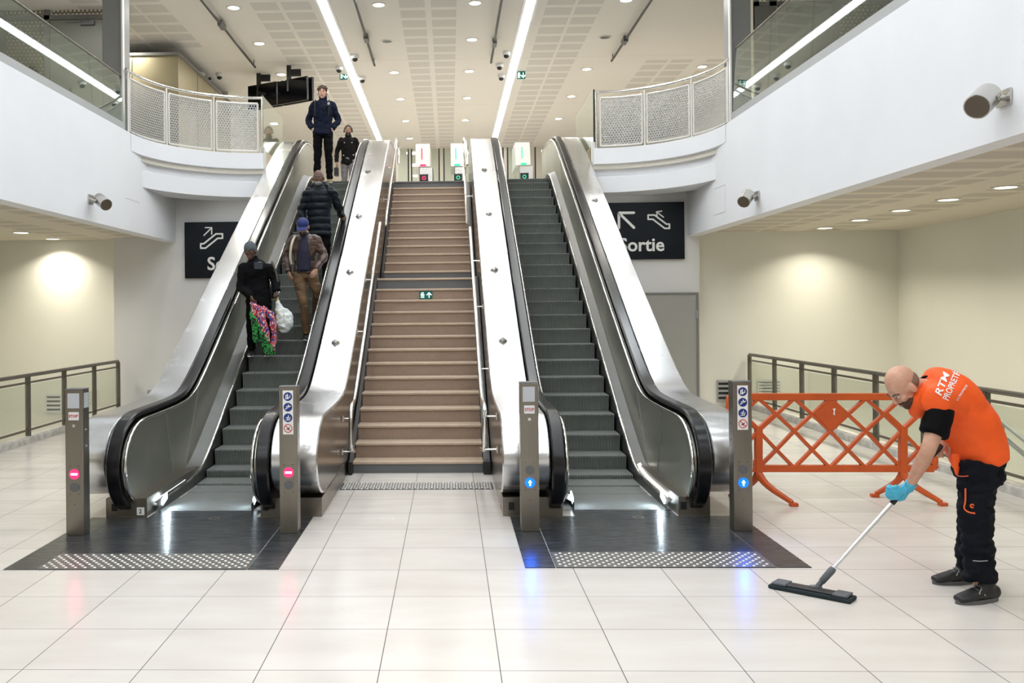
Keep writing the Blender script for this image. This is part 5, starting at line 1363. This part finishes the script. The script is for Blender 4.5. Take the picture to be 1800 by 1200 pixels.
# ------------------------------------------------------------------ the cleaner with the mop
Yn, Yf_ = 5.80, 6.12          # near and far leg
f = V((-1, -.12, 0)).normalized(); s = V((.12, -1, 0)).normalized()      # faces left, his left side to the camera
M_trs = mat('black_work_trousers', (.004, .005, .009), .75, spec=.15, var=.25, vscale=5, bump=.12, bscale=30)
M_vest = mat('orange_vest_cloth', (.95, .105, .005), .65, var=.08, vscale=4, bump=.35, bscale=7, stretch=(1, 1, 1.8))
M_tee = mat('black_tshirt_cloth', (.002, .002, .003), .85, spec=.15)
cl = thing('person', 'bald cleaner in orange vest and black trousers bent over a mop', 'person', V((3.2, 5.95, 0)))
neck = P(1632, 684, Y=5.92); hd = P(1587, 681, Y=5.86)
chest = P(1680, 712, Y=5.95); waist = P(1712, 764, Y=5.96); pel = P(1722, 806, Y=5.96)
hu = V((-.66, -.10, .62)).normalized(); hf = V((-.62, -.14, -.74)).normalized(); hf = (hf - hu * hf.dot(hu)).normalized()
shL = P(1652, 725, Y=5.74); elL = P(1632, 790, Y=5.68); wrL = P(1597, 857, Y=5.87)
shR = P(1676, 676, Y=6.10); elR = P(1699, 690, Y=6.30); wrR = P(1660, 778, Y=6.02)
hipL = P(1719, 822, Y=5.86); knL = P(1716, 930, Y=5.80); anL = P(1722, 1028, Y=5.78)
hipR = P(1722, 818, Y=6.06); knR = P(1709, 915, Y=6.10); anR = P(1704, 1000, Y=6.15)
mopb = P(1434, 1034, Y=5.93); mopt = P(1651, 786, Y=5.93); md = (mopt - mopb).normalized()
grip = mopb + (P(1582, 868, Y=5.93) - mopb)
bm = bmesh.new(); head(bm, hd, hf, hu, neck, 1.0)
ell(bm, hd + hu * .045 - hf * .02, hf.cross(hu), hf, hu, .079, .096, .088)
loft(bm, [(pel, .13, .10), (waist, .13, .10), (chest, .15, .11), (neck, .06, .06)], s, 18, 4)
for a, e, w_ in ((shL, elL, wrL), (shR, elR, wrR)):
    loft(bm, [(a, .056, .056), (a * .5 + e * .5, .050, .052), (e, .041, .043), (e * .65 + w_ * .35, .044, .042), (e * .3 + w_ * .7, .034, .032), (w_, .028, .024)], s, 16, 5)
for h_, kn, an in ((hipL, knL, anL), (hipR, knR, anR)):
    loft(bm, [(h_, .08, .08), (kn, .055, .055), (an, .035, .035)], s, 14, 4)
hdL = V((-.92, .10, -.36)).normalized(); fal = (wrL - elL).normalized()
hand(bm, wrL, hdL, V((.05, 1, .1)), 1.3, 1, 1.0, 1.1)
hand(bm, wrR, (mopt - wrR).normalized() * .3 + V((-.5, -.35, -.2)), V((-.3, -.1, -.9)), 1.2, 1, 1.0, 1.1)
body = clay('body', bm, M_sko, cl, voxel=.0055, smooth=3)
face(body, hd, hf, hu, 1.0, brow=(.06, .04, .03), lip=(.42, .2, .16))
sx = hf.cross(hu)
M_stub = mat('stubble', (.20, .12, .085), .8, var=.3, vscale=60); M_beard = mat('trimmed_beard', (.07, .035, .022), .85, var=.4, vscale=50)
bm = bmesh.new(); ell(bm, hd + hu * -.062 + hf * .030, sx, hf, hu, .0605, .066, .054); ell(bm, hd + hu * -.098 + hf * .058, sx, hf, hu, .030, .028, .024); clay('beard', bm, M_beard, body, voxel=.005, smooth=3, fold=.003, fscale=60)
bm = bmesh.new(); ell(bm, hd + hu * .006 - hf * .040, sx, hf, hu, .0785, .078, .066); clay('cropped_hair', bm, M_stub, body, voxel=.005, smooth=3)
# trousers
bm = bmesh.new(); loft(bm, [(waist * .3 + pel * .7, .150, .125), (pel, .165, .135), ((hipL + hipR) / 2 - UZ * .05, .165, .125)], s, 20, 3)
for h_, kn, an in ((hipL, knL, anL), (hipR, knR, anR)):
    loft(bm, [(h_ + UZ * .02, .098, .125), (h_ * .6 + kn * .4, .090, .112), (kn, .080, .094), (kn * .5 + an * .5, .080, .092), (an + UZ * .03, .078, .090)], s, 20, 5, cap=.2)
tr = clay('trousers', bm, M_trs, cl, voxel=.008, smooth=3, fold=.022, fscale=9, fstretch=(1, 1, 2.0))
tb = BVHTree.FromPolygons([v.co[:] for v in tr.data.vertices], [p.vertices[:] for p in tr.data.polygons])
def onto(tree, p, d, off=.003):
    h = tree.ray_cast(p - d * .6, d); return (h[0] - d * off) if h[0] is not None else p
dv = V((.5, 5.5, 0)).normalized()
M_otrim = mat('orange_trim', (.85, .12, .02), .5); M_gtrim = mat('reflective_grey', (.35, .35, .36), .4)
def trim(nm, pts, w, m, Y0=5.7):
    q = cr([(a, b) for a, b in pts], 4); bm = bmesh.new(); L_ = [onto(tb, P(a, b, Y=Y0), (P(a, b, Y=Y0) - V((0, 0, CAMH))).normalized()) for a, b in q]
    tube(bm, L_, w, 6); obj(nm, bm, m, tr, 60)
trim('orange_piping', [(1697, 858), (1697, 880), (1695, 893), (1703, 900), (1714, 902)], .005, M_otrim)
trim('orange_piping', [(1683, 836), (1692, 837), (1702, 836)], .003, M_otrim)
trim('reflective_piping', [(1710, 985), (1722, 986), (1736, 985)], .003, M_gtrim)
p = onto(tb, P(1709, 889, Y=5.7), (P(1709, 889, Y=5.7) - V((0, 0, CAMH))).normalized(), .002); bm = bmesh.new(); disc(bm, p, .014, V((-.1, -1, .1)).normalized(), .003, 18, ri=.006); obj('orange_emblem', bm, M_otrim, tr)
# shoes
M_ws = mat('black_work_shoe', (.012, .012, .013), .5, var=.3, vscale=20); M_gsole = mat('grey_sole', (.10, .10, .10), .6)
for an, toe, g_ in ((P(1732, 1030, Y=5.76), V((-1, -.28, 0)), 0), (P(1694, 1003, Y=6.14), V((-1, -.12, 0)), 0)):
    sh = shoe('shoe', an, toe, M_ws, cl, 1.12, M_gsole, g_)
    d = toe.normalized(); bm = bmesh.new(); o = V((an.x, an.y, 0)); sd = d.cross(UZ)
    for i in range(4):
        x = .05 + .027 * i; h = .098 - .013 * i
        tube(bm, [o + d * x + sd * w_ + UZ * (h - abs(w_) * .25) for w_ in (-.03, -.015, 0, .015, .03)], .0035, 6)
    obj('laces', bm, M_greyp, sh)
    sb = BVHTree.FromPolygons([v.co[:] for v in sh.data.vertices], [p_.vertices[:] for p_ in sh.data.polygons])
    bm = bmesh.new(); pts = [onto(sb, o + d * x + V((0, 0, z)), V((0, 1, 0)), .001) for x, z in ((.075, .062), (.05, .085), (.035, .05))]; tube(bm, pts, .004, 6); obj('side_mark', bm, M_gtrim, sh)
# T-shirt sleeves and collar, then the vest
bm = bmesh.new(); loft(bm, [(shL * .75 + chest * .25, .07, .075), (shL, .078, .080), (shL * .6 + elL * .4, .080, .082), (shL * .42 + elL * .58, .080, .082)], s, 18, 4, cap=.15)
loft(bm, [(shR * .75 + chest * .25, .07, .075), (shR, .066, .066), (shR * .75 + elR * .25, .058, .058)], s, 16, 4, cap=.15)
loft(bm, [(chest * .5 + neck * .5, .10, .09), (neck + (neck - chest).normalized() * .02, .068, .064)], s, 18, 3, cap=.15)
clay('t_shirt', bm, M_tee, cl, voxel=.008, smooth=3, fold=.008, fscale=10)
bm = bmesh.new()
hem1 = P(1726, 812, Y=5.96); v1 = P(1712, 768, Y=5.96)
loft(bm, [(hem1, .178, .150), (P(1716, 786, Y=5.96), .178, .158), (v1, .176, .160), (P(1698, 738, Y=5.95), .180, .158), (P(1678, 706, Y=5.94), .185, .142), (P(1658, 683, Y=5.93), .185, .125), (P(1643, 673, Y=5.92), .150, .105), (P(1630, 668, Y=5.92), .085, .08)], s, 26, 6, cap=.12, pw=.85)
loft(bm, [(P(1676, 712, Y=5.84), .10, .11), (P(1650, 703, Y=5.75), .088, .100), (P(1643, 704, Y=5.70), .078, .088)], s, 20, 3, cap=.3); loft(bm, [(P(1640, 690, Y=5.82), .09, .085), (P(1622, 702, Y=5.84), .075, .08), (P(1620, 722, Y=5.88), .06, .07)], s, 18, 3); loft(bm, [(shR * .6 + chest * .4, .075, .09), (shR * .92 + chest * .08, .085, .09)], s, 20, 3, cap=.2)
vest = clay('vest', bm, M_vest, cl, voxel=.008, smooth=22, fold=.014, fscale=6.5, fstretch=(1, 1, 1))
bm = bmesh.new(); q = (neck - hd).normalized(); a_, b_ = frame(q); tube(bm, [neck - q * .012 + a_ * .078 * cos(t_) + b_ * .078 * sin(t_) for t_ in [i * pi / 12 for i in range(24)]], .009, 8, closed=True); obj('neck_band', bm, M_tee, vest, 60)
# loose hem tail
bm = bmesh.new(); loft(bm, [(P(1680, 800, Y=5.87), .026, .012), (P(1681, 820, Y=5.85), .020, .008), (P(1682, 834, Y=5.85), .008, .006)], RX, 10, 3); obj('hem_tail', bm, M_vest, vest, 60)
vb = BVHTree.FromPolygons([v.co[:] for v in vest.data.vertices], [p_.vertices[:] for p_ in vest.data.polygons])
def vesttext(nm, s_, size, px, py, ang, bold, sx_=1, shear=0, m=M_signwhite):
    """lettering laid on the back of the vest: the text line runs at the given angle in the photo"""
    c = P(px, py, Y=5.8); dv_ = (c - V((0, 0, CAMH))).normalized()
    right = V((cos(ang), 0, sin(ang))); up = V((-sin(ang), 0, cos(ang)))
    me = textmesh(s_, size, bold, depth=0); bmx = bmesh.new(); bmx.from_mesh(me); bpy.data.meshes.remove(me)
    bmesh.ops.triangulate(bmx, faces=bmx.faces[:])
    for _ in range(4):
        bmesh.ops.subdivide_edges(bmx, edges=[e for e in bmx.edges if e.calc_length() > .006], cuts=1, use_grid_fill=False)
        bmesh.ops.triangulate(bmx, faces=bmx.faces[:])
    for v in bmx.verts:
        q = c + right * (v.co.x * sx_ + v.co.y * shear) + up * v.co.y; h = vb.ray_cast(q - dv_ * .7, dv_)
        v.co = (h[0] - dv_ * .006) if h[0] is not None else q
    o = obj(nm, bmx, m, vest); o.data.materials[0] = m
vesttext('lettering_top', 'RTM', .060, 1657, 674, radians(68), .0012, 1.2, .2)
vesttext('lettering_middle', 'PROPRETÉ', .054, 1673, 678, radians(66), .001, .72)
vesttext('lettering_bottom', 'LA PROPRETÉ', .018, 1691, 690, radians(56), .0004, 1.0)
# glove
bm = bmesh.new(); hand(bm, wrL + hdL * .004, hdL, V((.05, 1, .1)), 1.3, 1, 1.10, 1.5); loft(bm, [(wrL - fal * .05, .036, .034), (wrL + fal * .005, .033, .030), (wrL + hdL * .03, .034, .026)], s, 14, 3, cap=.2)
clay('glove', bm, mat('cyan_rubber_glove', (.06, .42, .62), .4, var=.1), cl, voxel=.0045, smooth=2, fold=.003, fscale=40)

# mop
t = thing('flat_mop', 'flat floor mop with silver handle and dark head, held by the cleaner', 'mop', V((mopb.x, mopb.y, 0)))
joint = mopb + UZ * .02
up_c = mopt
bm = bmesh.new(); a = mopb + md * .14; b = grip - md * .06; tube(bm, [a, b], .0125, 14); obj('handle_tube', bm, mat('satin_aluminium', (.72, .72, .73), .3, .9), t, 60)
bm = bmesh.new(); tube(bm, [b - md * .02, b - md * .01, b + md * .09, b + md * .10], [.015, .018, .018, .015], 14); tube(bm, [b + md * .08, mopt - md * .08], .0145, 12); tube(bm, [mopt - md * .09, mopt + md * .0, mopt + md * .02], [.016, .019, .014], 12)
obj('black_grip', bm, M_black, t, 50)
bm = bmesh.new(); tube(bm, [mopb + md * .05, mopb + md * .06, mopb + md * .15, mopb + md * .17], [.016, .021, .023, .018], 12)
tube(bm, [mopb + md * .05, mopb + md * .01 + UZ * .0], .017, 10)
box(bm, mopb + V((-.035, -.02, -.005)), mopb + V((.035, .02, .02)), .006); obj('swivel_joint', bm, mat('grey_joint_plastic', (.10, .11, .12), .45), t, 50)
ax_ = (V((2.42, 5.76, 0)) - V((2.06, 6.07, 0))).normalized(); ay_ = UZ.cross(ax_)
cen = V((2.235, 5.905, .0))
mh = .5 * 1.0
bm = bmesh.new(); obox(bm, cen + UZ * .014, ax_, ay_, UZ, .25, .065, .012, .008)
me_ = None; pad = obj('microfibre_pad', bm, mat('dark_microfibre', (.012, .022, .028), .9, var=.5, vscale=30, bump=.5, bscale=90), t)
bm = bmesh.new(); obox(bm, cen + UZ * .032, ax_, ay_, UZ, .225, .042, .006, .004); obj('frame_plate', bm, mat('dark_frame_plastic', (.025, .028, .03), .4), t)
for e in (-1, 1):
    bm = bmesh.new(); obox(bm, cen + UZ * .036 + ax_ * e * .185, ax_, ay_, UZ, .045, .055, .008, .005); obj('end_flap', bm, mat('grey_joint_plastic', (.10, .11, .12), .45), t)
